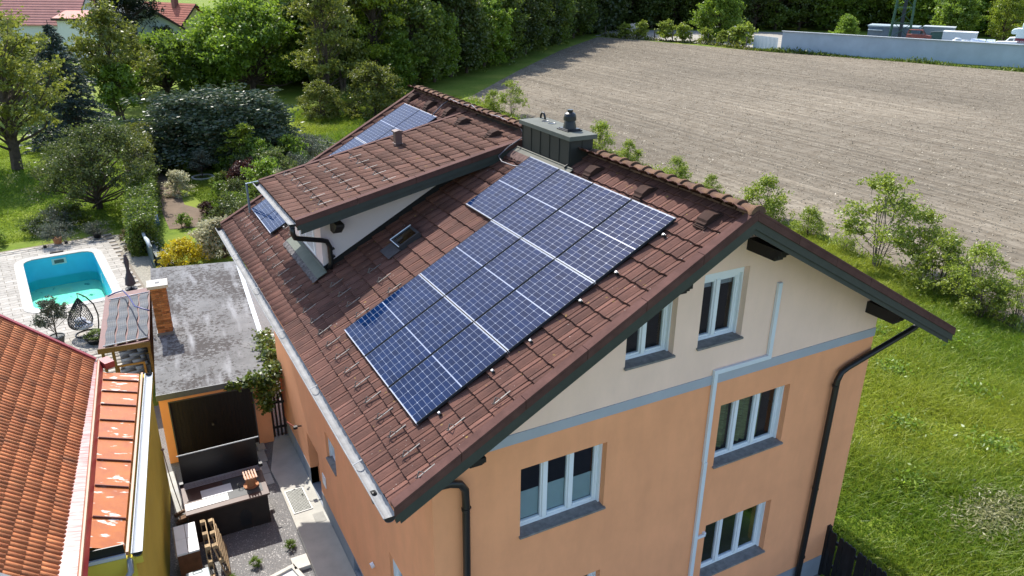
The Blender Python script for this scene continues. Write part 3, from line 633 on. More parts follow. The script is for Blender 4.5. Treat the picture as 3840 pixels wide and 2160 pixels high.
# small cut tiles along the eave, red flashing, brown fold, riser
for i in range(60):
    y = .38 - i * .128
    m = nfr(y, .0) @ Matrix.Translation((0, -.07, .004)); 
def strip(b, ya, yb, fa, fb, za, zb, n=12, zj=0):
    vs = []
    for i in range(n + 1):
        y = ya + (yb - ya) * i / n; vs += [(fa(y), y, za), (fb(y), y, zb)]
    b.add(vs, [(2 * i, 2 * i + 1, 2 * i + 3, 2 * i + 2) for i in range(n)]); return b
mxx = lambda y: -1.10 + (.28) * (-y) / 6.6         # inner edge of the metal strip
fx = lambda y: mxx(y) - .075
strip(B(), .45, -9, lambda y: nx(y) - .06, lambda y: fx(y), 4.012, 3.965).obj('red_flashing', mRedF, nb)
b = B(); strip(b, .45, -9, fx, lambda y: fx(y) + .03, 3.965, 4.0); strip(b, .45, -9, lambda y: fx(y) + .03, lambda y: fx(y) + .065, 4.0, 4.0); strip(b, .45, -9, lambda y: fx(y) + .065, lambda y: fx(y) + .075, 4.0, 3.97); b.obj('brown_fold', mBrownM, nb)
strip(B(), .45, -9, lambda y: fx(y) + .075, lambda y: mxx(y) + .05, 3.97, 3.85).obj('riser', M('red_riser', (.26, .035, .035), .35, .2, 5.), nb)
ys = [0.0, -.42, -.98, -1.60, -2.28, -3.02, -3.83, -4.72, -5.68, -6.52]
for i in range(9):
    ya, yb = ys[i] - .01, ys[i + 1] + .01
    b = B(); za, zb = 3.855, 3.66
    b.add([(mxx(ya) + .05, ya, za), (-.30, ya, zb), (-.30, yb, zb), (mxx(yb) + .05, yb, za)], [(0, 3, 2, 1)]); b.add([(-.30, ya, zb), (-.285, ya, zb - .05), (-.285, yb, zb - .05), (-.30, yb, zb)], [(0, 3, 2, 1)])
    p = b.obj('roof_panel', mRust, nb)
    y = ys[i + 1]
    if i < 8: B().beam((mxx(y) + .06, y, za + .015), (-.30, y, zb + .015), .018, .04).obj('seam', M('seam_dark', (.12, .04, .03), .4), p)
B().bb(-.26, -.215, -6.6, .02, 3.60, 3.67).obj('gutter_bracket_strip', mBrownM, nb)
gutter('gutter', -.09, 3.63, -6.62, .02, .085, mWhiteM, nb)
B().bb(-1.0, -.27, -6.60, -6.56, 3.53, 3.62).obj('end_fascia', mWhiteM, nb); B().bb(-1.0, -.28, -6.55, -6.53, 3.62, 3.80).obj('end_gap', mBlack, nb)
B().bb(-.14, -.02, -6.6, -.1, 3.38, 3.52, 0).obj('eave_soffit', mYel, nb)
B().tube([(-.22, -6.58, 3.52), (-.22, -6.75, 3.36), (-.35, -6.85, 3.22), (-.42, -6.85, 3.0), (-.42, -6.9, .1)], .05, 10).obj('downpipe', M('pipe_grey', (.25, .27, .29), .35, .1, 5.), nb, smooth=True)
# far verge: red metal edge
b = B(); b.beam((nx(.45) + .05, .46, 4.0), (-5.3, .46, 4.0 + (nx(.45) + 5.3) * s4 / c4 + .01), .09, .05); b.obj('verge_trim', M('verge_red', (.30, .05, .055), .4, .2, 4.), nroof)
b = B(); b.box((-.98, .30, 3.93), (.22, .36, .16), .5); b.obj('corner_box', MATS['verge_red'], nb)
m = nfr(-7.95, .30, .05); sk2 = B().bb(-.45, .33, 0, .62, 0, .05, 0, m).obj('skylight', mZinc, nroof); B().bb(-.38, .26, .06, .56, .05, .056, 0, m).obj('pane', M('skylight_green', (.25, .38, .36), .15, .1, coat=.5), sk2)

# ------------------------------------------------------------------ garage
GR = -math.atan(.075)
mSlab = M('flat_roof', (.105, .104, .103), .95, 0, 1.3, .5, 40., c2=(.19, .188, .186), detail=10)
def lichen():
    m = mSlab; nt = m.node_tree; n = nt.nodes; l = nt.links; b = n['Principled BSDF']; src = b.inputs['Base Color'].links[0].from_socket
    tc = n.new('ShaderNodeTexCoord')
    nz = n.new('ShaderNodeTexNoise'); nz.inputs['Scale'].default_value = 9.; nz.inputs['Detail'].default_value = 8; nz.inputs['Roughness'].default_value = .72; l.new(tc.outputs['Object'], nz.inputs['Vector'])
    big = n.new('ShaderNodeTexNoise'); big.inputs['Scale'].default_value = .55; big.inputs['Detail'].default_value = 2; l.new(tc.outputs['Object'], big.inputs['Vector'])
    ad = n.new('ShaderNodeMath'); ad.operation = 'MULTIPLY_ADD'; l.new(big.outputs[0], ad.inputs[0]); ad.inputs[1].default_value = .55; l.new(nz.outputs[0], ad.inputs[2])
    r = n.new('ShaderNodeValToRGB'); r.color_ramp.elements[0].position = .745; r.color_ramp.elements[1].position = .82; l.new(ad.outputs[0], r.inputs[0])
    mx = n.new('ShaderNodeMix'); mx.data_type = 'RGBA'; l.new(r.outputs[0], mx.inputs[0]); l.new(src, mx.inputs[6]); mx.inputs[7].default_value = (.055, .048, .045, 1)
    mp = n.new('ShaderNodeMapping'); mp.inputs['Scale'].default_value = (2.2, .35, 1); n3 = n.new('ShaderNodeTexNoise'); n3.inputs['Scale'].default_value = 1.6; n3.inputs['Detail'].default_value = 6; l.new(tc.outputs['Object'], mp.inputs[0]); l.new(mp.outputs[0], n3.inputs['Vector'])
    r3 = n.new('ShaderNodeValToRGB'); r3.color_ramp.elements[0].position = .54; r3.color_ramp.elements[1].position = .78; l.new(n3.outputs[0], r3.inputs[0])
    m3 = n.new('ShaderNodeMix'); m3.data_type = 'RGBA'; l.new(r3.outputs[0], m3.inputs[0]); l.new(mx.outputs[2], m3.inputs[6]); m3.inputs[7].default_value = (.28, .283, .29, 1)
    l.new(m3.outputs[2], b.inputs['Base Color'])
lichen()
ga = empty('garage', (-3.22, 11.35, 0), GR, 'flat roofed orange garage with lichen covered roof and dark door', 'garage')
b = B(); b.bb(.0, .24, 0, .2, 0, 2.16); b.bb(2.37, 2.80, 0, .2, 0, 2.16); b.bb(.24, 2.37, 0, .2, 1.90, 2.16); b.bb(.02, .2, .2, 9.4, 0, 2.16); b.bb(2.7, 2.88, .2, 9.2, 0, 2.16); b.bb(.2, 2.7, 9.2, 9.4, 0, 2.16)
b.obj('wall', mOrange, ga)
b = B(); b.prism([(-.02, -.22, 2.16), (2.98, -.22, 2.16), (2.98, 9.30, 2.16), (-.02, 9.72, 2.16)], (0, 0, .135)); b.obj('roof', mSlab, ga, fix=True)
B().bb(-.03, 2.99, -.245, -.222, 2.13, 2.302).obj('fascia', M('fascia_grey', (.12, .125, .13), .5, .15, 5.), ga)
B().bb(2.982, 3.06, -.20, 9.3, 2.20, 2.315).bb(2.93, 2.98, -.2, 9.3, 2.295, 2.32).obj('edge_trim', M('trim_zinc', (.38, .41, .45), .5, .25, 5., metal=.2), ga)
gd = B().bb(.24, 2.37, .10, .13, 0, 1.90).obj('garage_door', mBlack, ga)
mPl = M('plank_dark', (.014, .009, .008), .55, .3, 4., objvar=.25, stretch=(6, 6, .6))
pm = B().bb(-.0475, .0475, -.012, .012, .02, 1.87).mesh('plank', mPl)
for i in range(21): place('plank', pm, gd, loc=(.29 + i * .1015, .09, 0))
hd = B().box((1.24, .06, .93), (.06, .03, .05)).obj('handle', mSteel, gd); B().tube([(1.24, .05, 1.0 + .0), (1.24, .03, .97)], .03, 10).obj('lock', mBlack, hd)
B().bb(.215, .245, -.015, .02, 0, 1.92).bb(2.365, 2.395, -.015, .02, 0, 1.92).bb(.245, 2.365, -.015, .02, 1.89, 1.92).obj('door_frame', M('steel_frame', (.09, .09, .09), .5), ga)
# brick chimney on the garage
mBrick = M('brick', (.25, .085, .035), .9, 0, 9., .5, 60., objvar=.4, c2=(.42, .19, .08), detail=8)
cx0, cy0, cw_, cd_ = .12, 3.55, .44, .46
cm_ = B().bb(cx0 + .012, cx0 + cw_ - .012, cy0 + .012, cy0 + cd_ - .012, 2.29, 3.84).obj('chimney', M('mortar', (.30, .26, .20), .95, .2, 10., .4), ga)
nb_r = 21; bh = 1.45 / nb_r
bm_a = B().bb(-.103, .103, -.052, .052, .004, bh - .005).mesh('brick', mBrick); bm_b = B().bb(-.048, .048, -.052, .052, .004, bh - .005).mesh('brick', mBrick)
for i in range(nb_r):
    z = 2.38 + i * bh; j = lambda: random.uniform(-.005, .006)
    for f in (0, 1):       # faces towards -Y, +X ... laid as two stretchers, alternately shifted with a header
        seq = [(-.115, bm_a), (.115, bm_a)] if (i + f) % 2 == 0 else [(-.165, bm_b), (0, bm_a), (.165, bm_b)]
        for dx, me_ in seq:
            for sgn in (-1, 1):
                if f == 0: place('brick', me_, cm_, Matrix.Translation((cx0 + cw_ / 2 + dx * .93, cy0 + cd_ / 2 + sgn * (cd_ / 2 - .05 + j()), z)))
                else: place('brick', me_, cm_, Matrix.Translation((cx0 + cw_ / 2 + sgn * (cw_ / 2 - .05 + j()), cy0 + cd_ / 2 + dx * .60, z)) @ Matrix.Rotation(math.pi / 2, 4, 'Z') @ Matrix.Diagonal((.62, 1, 1, 1)))
B().bb(cx0 - .02, cx0 + cw_ + .02, cy0 - .02, cy0 + cd_ + .02, 2.29, 2.385).obj('base_flashing', M('fascia2', (.16, .17, .18), .6), cm_)
b = B(); b.bb(cx0 - .07, cx0 + cw_ + .07, cy0 - .06, cy0 + cd_ + .06, 3.84, 3.935); cp = b.obj('cap_slab', M('concrete_pale', (.46, .44, .40), .9, .12, 6., .3), cm_, bevel=.008)
B().bb(cx0 + .16, cx0 + .28, cy0 + .17, cy0 + .30, 3.936, 3.94).obj('flue_hole', mBlack, cp)
# ------------------------------------------------------------------ slatted gate between garage and house
gt = empty('wooden_gate', (-.42, 11.30, 0), -.10, 'dark wooden slat gate between the garage and the house', 'gate')
for i in range(6): B().bb(.02 + i * .105, .075 + i * .105, -.012, .012, .04, 1.42 + .03 * math.sin(i)).obj('slat', M('gate_wood', (.030, .021, .016), .8, .3, 5., objvar=.3), gt)
B().bb(0, .64, .013, .04, .30, .37).bb(0, .64, .013, .04, 1.12, 1.19).obj('rail', MATS['gate_wood'], gt)
# ------------------------------------------------------------------ open shed with pool heating mats on its roof
sh = empty('garden_shed', (-4.48, 15.35, 0), -math.atan(.09), 'open wooden lean-to shed with dark red sheet roof beside the garage', 'shed')
mShR = M('shed_red', (.11, .032, .030), .6, .25, 5., .2)
mWood = M('shed_wood', (.16, .11, .06), .8, .25, 5., .2, stretch=(8, 8, 1))
shr = B().prism([(-.04, -.05, 1.93), (1.40, -.05, 2.03), (1.40, -.05, 2.08), (-.04, -.05, 1.98)], (0, 4.55, 0)).obj('roof', mShR, sh, fix=True)
B().bb(-.05, 1.41, -.075, -.05, 1.88, 2.05).obj('fascia', mWood, sh)
for x, y in ((.02, .05), (1.30, .05), (.02, 4.3), (1.30, 4.3), (.30, .05)): B().bb(x, x + .08, y, y + .08, 0, 1.93 + .06 * x).obj('post', mWood, sh)
B().bb(1.37, 1.39, .1, 4.4, 0, 1.95).bb(.1, 1.37, 4.36, 4.4, 0, 1.9).obj('back_board', M('shed_dark', (.03, .022, .016), .9, .3), sh)
b = B(); b.bb(.36, 1.15, .12, .16, 1.25, 1.31).bb(.36, 1.15, .12, .16, .6, .66).bb(.36, .42, .12, .16, .66, 1.25).bb(1.09, 1.15, .12, .16, .66, 1.25); b.obj('wooden_frame', M('frame_pine', (.32, .19, .08), .7, .2), sh)
mMat = M('heater_mat', (.050, .058, .070), .5, .4, 2., spec=.12, coat=.0, stretch=(1, 4, 1))
for i in range(4):
    x0 = .14 + i * .315 + (.0 if i else 0); b = B(); n = 26; vs = []
    for k in range(n + 1):
        y = .12 + 3.75 * k / n; wob = .018 * math.sin(k * .8 + i * 1.7); z = 2.0 + (x0) * .069 + .03 + .012 * math.sin(k * 1.1 + i)
        for q in range(9): vs.append((x0 + wob + .262 * q / 8, y, z + .069 * .262 * q / 8 + (.0025 if q % 2 else 0)))
    b.add(vs, [(k * 9 + q, k * 9 + q + 1, k * 9 + q + 10, k * 9 + q + 9) for k in range(n) for q in range(8)])
    o = b.obj('heater_mat', mMat, sh); o.parent = None; o.matrix_world = Matrix.Translation((-4.48, 15.35, 0)) @ Matrix.Rotation(-math.atan(.09), 4, 'Z')
    tag(o, ['black pool heating mat at the pool side of the shed roof', 'black pool heating mat second from the pool side of the shed roof', 'black pool heating mat second from the brick chimney side', 'black pool heating mat nearest the brick chimney on shed roof'][i], 'heating mat', 'pool heating mats')
SM = Matrix.Translation((-4.48, 15.35, 0)) @ Matrix.Rotation(-math.atan(.09), 4, 'Z')
for yy, lab in ((.10, 'front'), (3.90, 'pool end')): tag(B().tube([SM @ Vector((.10, yy, 2.045)), SM @ Vector((1.38, yy, 2.135))], .022, 8).obj('header_pipe', M('pipe_pale', (.5, .52, .55), .4), None, smooth=True), 'pale header pipe across the %s of the heating mats' % lab, 'pipe', 'heater header pipes')
tag(B().tube([(-2.95, 15.2, 3.05), (-3.3, 16.6, 2.7), (-3.4, 18.0, 2.5), (-3.55, 19.2, 2.3), (-3.8, 19.5, 2.15), (-4.05, 19.45, 2.08)], .022, 8).obj('hose', M('hose_blue', (.015, .02, .16), .4), None, smooth=True), 'dark blue hose arching over the shed roof', 'hose')

# ------------------------------------------------------------------ things in the yard
mBrownT = M('table_brown', (.085, .045, .036), .5, .25, 4.)
YR = -.02
tb_ = empty('work_bench', (-3.16, 7.60, 0), YR, 'low dark brown bench with broad flat top standing on the gravel', 'bench')
B().bb(0, 1.92, 0, 1.23, .855, .90).obj('top', mBrownT, tb_, bevel=.006)
B().bb(.05, 1.87, .06, 1.18, 0.0, .855).obj('body', M('table_dark', (.02, .014, .012), .7, .3, 4.), tb_)
for x in (.55, 1.30): B().prism([(x + .13 * math.cos(a), .055, .40 + .18 * math.sin(a)) for a in np.linspace(0, math.pi, 9)] + [(x - .13, .055, .12), (x + .13, .055, .12)], (0, -.004, 0)).obj('arch_shadow', mBlack, tb_, fix=True)  # flat black arches, the shadow in them is put into their colour
B().bb(.95, 1.80, .18, 1.0, .9005, .904).obj('top_shade', M('shade_grey', (.07, .075, .08), .6, .1), tb_)  # grey sheet painting the shade on one side of the bench top
tag(B().bb(-3.13, -2.16, 7.76, 8.02, .906, .912).obj('white_board', M('white_board', (.8, .8, .8), .5, .03), None), 'narrow white board along the front of the brown bench', 'board')
tag(B().bb(-2.73, -2.02, 8.05, 8.40, .906, .911).obj('white_sheet', M('white_sheet', (.74, .76, .78), .6, .05), None), 'white sheet lying half shaded on the brown bench', 'sheet')
sp = empty('black_screen', (-3.06, 8.86, .90), -.01, 'black upright screen with pale top rail behind the bench', 'screen')
B().bb(0, 1.82, 0, .03, .02, .83).obj('screen', M('screen_black', (.008, .008, .010), .35, .2), sp); B().tube([(-.04, .0, .845), (1.90, .0, .845)], .017, 8).obj('top_rail', M('rail_pale', (.5, .52, .52), .4), sp)
for x in (-.03, 1.85): B().box((x, -.02, -.06 + .09), (.11, .10, .09)).obj('bracket', mBlack, sp)
for i in range(6): B().tube([(.0, -.03 - .045 * i, .03), (1.82, -.03 - .045 * i, .03)], .006, 6).obj('line', M('line_pale', (.5, .48, .52), .4), sp)
pt_ = empty('flower_pot', (-1.58, 8.06, .905), 0, 'terracotta flower pot on a saucer at the bench end', 'flower pot')
mTerra = M('terracotta', (.42, .20, .10), .85, .15, 6.)
B().lathe([(.16, 0), (.185, .03), (.17, .03), (.14, .02)], 20).obj('saucer', mTerra, pt_, smooth=False)
B().lathe([(.10, .02), (.14, .25), (.155, .25), (.158, .30), (.14, .30), (.13, .26)], 20).obj('pot', mTerra, pt_)
for i in range(5): B().box((-.13 + .065 * i, 0, .325), (.036, .36, .022), .0).obj('slat', M('light_stripe', (.55, .36, .27), .7, .1), pt_)  # pale slats stand in for the stripes of light over the pot
cnd = empty('candle_stand', (-1.84, 8.10, .905), 0, 'small black wire stand with glass top beside the flower pot', 'stand')
B().tube([(.055 * math.cos(a), .055 * math.sin(a), .10) for a in np.linspace(0, 2 * math.pi, 13)], .006, 6).obj('ring', mBlack, cnd)
for a in (0, 2.1, 4.2): B().tube([(.05 * math.cos(a), .05 * math.sin(a), 0), (.055 * math.cos(a), .055 * math.sin(a), .1)], .005, 6).obj('leg', mBlack, cnd)
tag(B().tube([(-3.20, 9.05, 0), (-3.29, 9.15, .75), (-3.32, 9.2, 1.1), (-3.36, 9.35, 1.72)], .012, 6).lathe([(.0, 0), (.035, .01), (.045, .03), (.03, .05), (0, .06)], 10, (-3.36, 9.35, 1.71)).obj('garden_torch', M('pole_rust', (.25, .16, .12), .5), None), 'thin garden stake with pale knob leaning by the yellow wall', 'stake')
# wooden box with white lid, pallets, bin
bx_ = empty('wooden_box', (-3.50, 6.32, 0), -.03, 'wooden box with a white lid beside the yellow wall', 'box')
B().bb(0, .46, 0, 1.02, 0, .84).obj('body', M('box_rust', (.13, .055, .025), .85, .3, 5.), bx_)
for i in range(2):
    for j in range(2): B().bb(.0 + i * .235, .225 + i * .235, .0 + j * .515, .505 + j * .515, .84, .885).obj('lid_board', M('lid_white', (.72, .73, .73), .6, .06, 4.), bx_, bevel=.004)
B().bb(-.03, .0, -.01, 1.03, .80, .87).obj('edge_plank', M('plank_grey', (.25, .21, .16), .9, .2), bx_)
mPal = M('pallet_wood', (.36, .26, .15), .85, .3, 5., objvar=.2, stretch=(3, 3, 3))
def pallet(loc, rx, rz, label):
    e = empty('pallet', loc, 0, label, 'pallet', 'pallets by the white lidded box'); e.matrix_world = Matrix.Translation(loc) @ Matrix.Rotation(rz, 4, 'Z') @ Matrix.Rotation(rx, 4, 'Y')
    # local: X thickness, Y width, Z height
    for i in range(6): B().bb(.10, .118, 0, 1.0, .03 + i * .16, .12 + i * .16).obj('slat', mPal, e)
    for y in (.0, .45, .90): B().bb(0, .018, y, y + .10, 0, .95).obj('bearer', mPal, e)
    for y in (.0, .45, .90):
        for z in (.0, .43, .86): B().bb(.018, .10, y, y + .10, z, z + .09).obj('block', mPal, e)
    return e
pallet((-2.93, 6.22, .0), .0, -.03, 'upright pallet leaning against the white lidded box'); pallet((-2.60, 6.18, 0), -.20, -.06, 'outer tilted pallet with its slats to the gravel')
bn = empty('grey_bin', (-3.18, 5.40, 0), 0, 'grey wheeled bin with a handle on its lid', 'bin')
mBin = M('bin_grey', (.24, .29, .31), .45, .08, 4.)
B().prism([(-.2, -.2, 0), (.2, -.2, 0), (.2, .2, 0), (-.2, .2, 0)], (0, 0, .86)).obj('body', mBin, bn, fix=True); B().bb(-.23, .23, -.24, .23, .862, .91).obj('lid', mBin, bn, bevel=.02); B().tube([(-.09, .16, .91), (-.09, .16, .95), (.09, .16, .95), (.09, .16, .91)], .010, 6).obj('handle', mBlack, bn)
for i in range(7):
    a = i * .3; tag(B().tube([(-3.38 + .05 * (i % 3), 8.55 + .08 * (i % 4), .05 + .07 * (i // 3)), (-3.14 + .04 * (i % 3), 8.6 + .1 * (i % 4), .05 + .07 * (i // 3))], .045, 8).obj('firewood_log', M('log', (.18, .11, .07), .9, .3, 8., objvar=.3), None), '%s log of the small woodpile between bench and yellow wall' % ['first', 'second', 'third', 'fourth', 'fifth', 'sixth', 'seventh'][i], 'log', 'logs by the yellow wall')

# ------------------------------------------------------------------ fence on the meadow side
fc = empty('picket_fence', (9.45, -.02, 0), 0, 'black stained wooden picket fence running off the house corner', 'fence')
for i in range(24):
    y = -.08 - i * .128; h = 1.30 - .004 * i
    b = B(); b.prism([(-.012, -.055, .05), (-.012, .055, .05), (-.012, .055, h - .05), (-.012, .03, h - .01), (-.012, 0, h), (-.012, -.03, h - .01), (-.012, -.055, h - .05)], (.024, 0, 0)); b.obj('picket', M('fence_black', (.012, .012, .013), .6, .4, 5., objvar=.3), fc, fix=True, mat=Matrix.Translation((0, y, 0)) @ Matrix.Rotation(random.uniform(-.03, .03), 4, 'X'))
B().bb(.013, .05, -3.1, 0, .35, .43).bb(.013, .05, -3.1, 0, 1.0, 1.08).obj('rail', MATS['fence_black'], fc); B().bb(-.04, .05, -.05, .05, 0, 1.38).obj('post', MATS['fence_black'], fc)

for i in range(9):
    x_, y_, a_ = .55 + .17 * (i % 4) + random.uniform(-.06, .06), 13.2 + 1.25 * (i % 5) + random.uniform(-.2, .2), random.uniform(-.5, .5)
    tag(B().box((x_, y_, .08 + .05 * (i // 3)), (.10, 1.5, .04), a_).obj('old_plank', M('old_plank', (.20, .165, .12), .9, .3, 5., objvar=.3)), '%s weathered plank lying in the gap between garage and house' % ['first', 'second', 'third', 'fourth', 'fifth', 'sixth', 'seventh', 'eighth', 'ninth'][i], 'plank', 'planks between garage and house')
# ------------------------------------------------------------------ ground, field, yard, deck, pool
def grassmat(name, a, b_, c, big=.25):
    if name in MATS: return MATS[name]
    m = M(name, a, .95, 0, 2.5, .6, 30., c2=b_, detail=9, spec=.15)
    nt = m.node_tree; n = nt.nodes; l = nt.links; bs = n['Principled BSDF']; src = bs.inputs['Base Color'].links[0].from_socket
    tc = n.new('ShaderNodeTexCoord'); nz = n.new('ShaderNodeTexNoise'); nz.inputs['Scale'].default_value = big; nz.inputs['Detail'].default_value = 5; l.new(tc.outputs['Object'], nz.inputs['Vector'])
    r = n.new('ShaderNodeMapRange'); r.inputs[1].default_value = .42; r.inputs[2].default_value = .66; l.new(nz.outputs[0], r.inputs[0])
    mx = n.new('ShaderNodeMix'); mx.data_type = 'RGBA'; l.new(r.outputs[0], mx.inputs[0]); l.new(src, mx.inputs[6]); mx.inputs[7].default_value = (*c, 1); l.new(mx.outputs[2], bs.inputs['Base Color'])
    return m
mLawn = grassmat('lawn', (.085, .135, .014), (.145, .205, .020), (.18, .215, .030))
mMead = grassmat('meadow', (.10, .155, .016), (.17, .235, .024), (.24, .25, .055))
PR = math.radians(5.5); PC = Vector((-5.65, 27.85, 0)); PMx = Matrix.Translation(PC) @ Matrix.Rotation(PR, 4, 'Z')
def rrect(hx, hy, r, n=6):
    p = []
    for cx_, cy_, a0 in ((hx - r, hy - r, 0), (-hx + r, hy - r, 90), (-hx + r, -hy + r, 180), (hx - r, -hy + r, 270)):
        for k in range(n + 1):
            a = math.radians(a0 + 90 * k / n); p.append((cx_ + r * math.cos(a), cy_ + r * math.sin(a)))
    return p
HX, HY = 1.46, 3.28
inner = rrect(HX, HY, .55); w2 = lambda p: tuple((PMx @ Vector((p[0], p[1], 0)))[:2])
hole = [w2(p) for p in rrect(HX + .05, HY + .05, .58)]
b = B(); b.holes([(-700, -120), (1000, -120), (1000, 1400), (-700, 1400)], [hole], lambda a, c: (a, c, -.012), (0, 0, -1), rim=False); tag(b.obj('ground', mLawn), None, None, None, 'structure')
mField = M('field_soil', (.145, .118, .084), .95, 0, .9, .8, 9., c2=(.220, .190, .146), detail=10, spec=.1)
def fieldmat():
    m = mField; nt = m.node_tree; n = nt.nodes; l = nt.links; bs = n['Principled BSDF']; src = bs.inputs['Base Color'].links[0].from_socket
    tc = n.new('ShaderNodeTexCoord'); mp = n.new('ShaderNodeMapping'); mp.inputs['Rotation'].default_value = (0, 0, .245); mp.inputs['Scale'].default_value = (2.6, .035, 1)
    nz = n.new('ShaderNodeTexNoise'); nz.inputs['Scale'].default_value = 1.; nz.inputs['Detail'].default_value = 7; l.new(tc.outputs['Object'], mp.inputs[0]); l.new(mp.outputs[0], nz.inputs['Vector'])
    r = n.new('ShaderNodeMapRange'); r.inputs[1].default_value = .35; r.inputs[2].default_value = .65; r.inputs[3].default_value = .70; r.inputs[4].default_value = 1.22; l.new(nz.outputs[0], r.inputs[0])
    bg = n.new('ShaderNodeTexNoise'); bg.inputs['Scale'].default_value = .035; bg.inputs['Detail'].default_value = 3; l.new(tc.outputs['Object'], bg.inputs['Vector'])
    r2 = n.new('ShaderNodeMapRange'); r2.inputs[1].default_value = .35; r2.inputs[2].default_value = .65; r2.inputs[3].default_value = .8; r2.inputs[4].default_value = 1.15; l.new(bg.outputs[0], r2.inputs[0])
    mu = n.new('ShaderNodeMath'); mu.operation = 'MULTIPLY'; l.new(r.outputs[0], mu.inputs[0]); l.new(r2.outputs[0], mu.inputs[1])
    vm_ = n.new('ShaderNodeVectorMath'); vm_.operation = 'SCALE'; l.new(src, vm_.inputs[0]); l.new(mu.outputs[0], vm_.inputs['Scale']); l.new(vm_.outputs[0], bs.inputs['Base Color'])
fieldmat()
FIELD = [(20, -60), (24.5, -10), (26.3, 4), (27.4, 10), (28.4, 18), (29.2, 30), (30, 50), (30.7, 64), (46, 81), (64, 100), (83, 117.5), (86.5, 110), (92.9, 87), (95, 83), (100.6, 70.5), (106.8, 52), (128, -5), (140, -60)]
sheet('field', FIELD, 0.004, mField)
sheet('added_ground', [(9.4, -16), (9.4, -3.4), (24, -4.2), (60, -7), (60, -22)], .006, M('ground_dark', (.05, .05, .053), .9, .15, 2.))  # unseen ground, added so the window panes reflect dark grey, not meadow
sheet('meadow', [(9.62, -3.3), (25.0, -4.2), (26.3, 4), (27.4, 10), (28.4, 18), (29.2, 30), (30, 50), (30.7, 64), (22, 68), (14, 56), (12.5, 30), (9.62, 13)], 0.0, mMead)
mGravel = M('gravel', (.12, .12, .122), .95, 0, 38., 1., 90., c2=(.27, .26, .255), detail=3)
sheet('driveway', [(-4.6, 2), (-4.3, 5), (-3.9, 14.8), (-3.2, 14.8), (-2.3, 21.6), (2.6, 26.5), (3.6, 24), (3.0, 12), (.0, 11.5), (0, 0), (9.4, 0), (9.4, -16), (-6, -16)], -.004, mGravel)  # part before the gable is unseen, added to bounce neutral light on it
mConc = M('concrete', (.44, .425, .38), .9, .12, 2.2, .25, 30.)
pa = B().prism([(-.80, -2, 0), (-.80, 9.0, 0), (-.84, 9.7, 0), (-.40, 11.3, 0), (-.01, 11.3, 0), (-.01, -2, 0)], (0, 0, .05)).obj('path', mConc, fix=True); tag(pa, kind='structure')
gr_ = empty('floor_grate', (-.50, 8.07, .052), .02, 'rectangular metal grate set into the concrete path', 'grate')
B().bb(-.22, .22, -.48, .48, 0, .004).obj('pit', M('pit_green', (.035, .045, .02), .9, .5, 12.), gr_)
for i in range(14): B().bb(-.215 + i * .0325, -.207 + i * .0325, -.48, .48, .004, .014).obj('bar', M('grate_steel', (.22, .22, .22), .4, metal=.5), gr_)
for i in range(17): B().bb(-.22, .22, -.48 + i * .0595, -.474 + i * .0595, .0145, .017).obj('cross_bar', MATS['grate_steel'], gr_)
B().bb(-.24, -.22, -.5, .5, 0, .015).bb(.22, .24, -.5, .5, 0, .015).bb(-.22, .22, -.5, -.48, 0, .015).bb(-.22, .22, .48, .5, 0, .015).obj('frame', MATS['grate_steel'], gr_)
tag(B().bb(-.33, -.06, 6.98, 7.36, .051, .056).obj('inspection_cover', M('cover_concrete', (.33, .32, .29), .9, .15, 5.)), 'square concrete inspection cover in the path below the grate', 'cover')
ed = B(); 
for y0_, y1_, x_ in ((9.12, 9.62, -.94), (9.64, 10.2, -.93), (10.22, 10.8, -.87), (10.82, 11.3, -.80)):
    tag(B().bb(x_ - .13, x_ + .07, y0_, y1_, -.02, .03).obj('kerb_stone', M('kerb', (.36, .36, .34), .9, .12, 5., objvar=.1)), 'pale kerb slab along the path %s' % {9.12: 'beside the bench end', 9.64: 'second on from the bench', 10.22: 'third on from the bench', 10.82: 'at the garage pier'}[y0_], 'kerb stone', 'kerb stones of the path')
tag(B().bb(-3.36, -3.17, 8.9, 10.9, -.02, .035).obj('kerb_stone', MATS['kerb']), 'long concrete kerb along the foot of the yellow wall', 'kerb stone')
st = B().bb(-1.20, -.83, 5.58, 6.0, 0, .10).obj('step_block', M('step_pale', (.52, .50, .45), .9, .08), bevel=.01); tag(st, 'pale concrete step block at the path edge', 'block')
mf = empty('stone_planter', (-1.62, 5.05, 0), .25, 'pale square stone frame on the gravel at the bottom', 'frame')
for q in ((0, .62, .52, .62), (0, .62, 0, .10), (0, .10, .10, .52), (.52, .62, .10, .52)): B().bb(*q, 0, .10).obj('edge_stone', M('step_pale', (.5, .5, .5)), mf, bevel=.006)
B().bb(.1, .52, .1, .52, 0, .05).obj('fill', M('fill_white', (.6, .6, .6), .9, .2, 20.), mf)

# deck
DECK = [(-14, 32.3), (-3.58, 33.55), (-2.72, 25.4), (-3.0, 20.0), (-3.2, 17.0), (-14, 16.0)]
mJoint = M('deck_joint', (.20, .17, .13), .95, .2, 8.)
b = B(); b.holes(DECK, [hole], lambda a, c: (a, c, .0), (0, 0, -1), rim=False); deck = b.obj('patio', mJoint); tag(deck, kind='structure')
mPav = M('paver', (.27, .248, .212), .85, 0, 5., .3, 30., objvar=.15, c2=(.39, .365, .325), detail=7)
DM = Matrix.Translation((-3.58, 33.55, 0)) @ Matrix.Rotation(math.radians(6.6), 4, 'Z')
pmA = B().bb(0, .60, 0, .265, 0, .03).mesh('paver', mPav)
def inpoly(p, poly):
    x, y = p; c = False
    for i in range(len(poly)):
        (x1, y1), (x2, y2) = poly[i], poly[i - 1]
        if (y1 > y) != (y2 > y) and x < (x2 - x1) * (y - y1) / (y2 - y1) + x1: c = not c
    return c
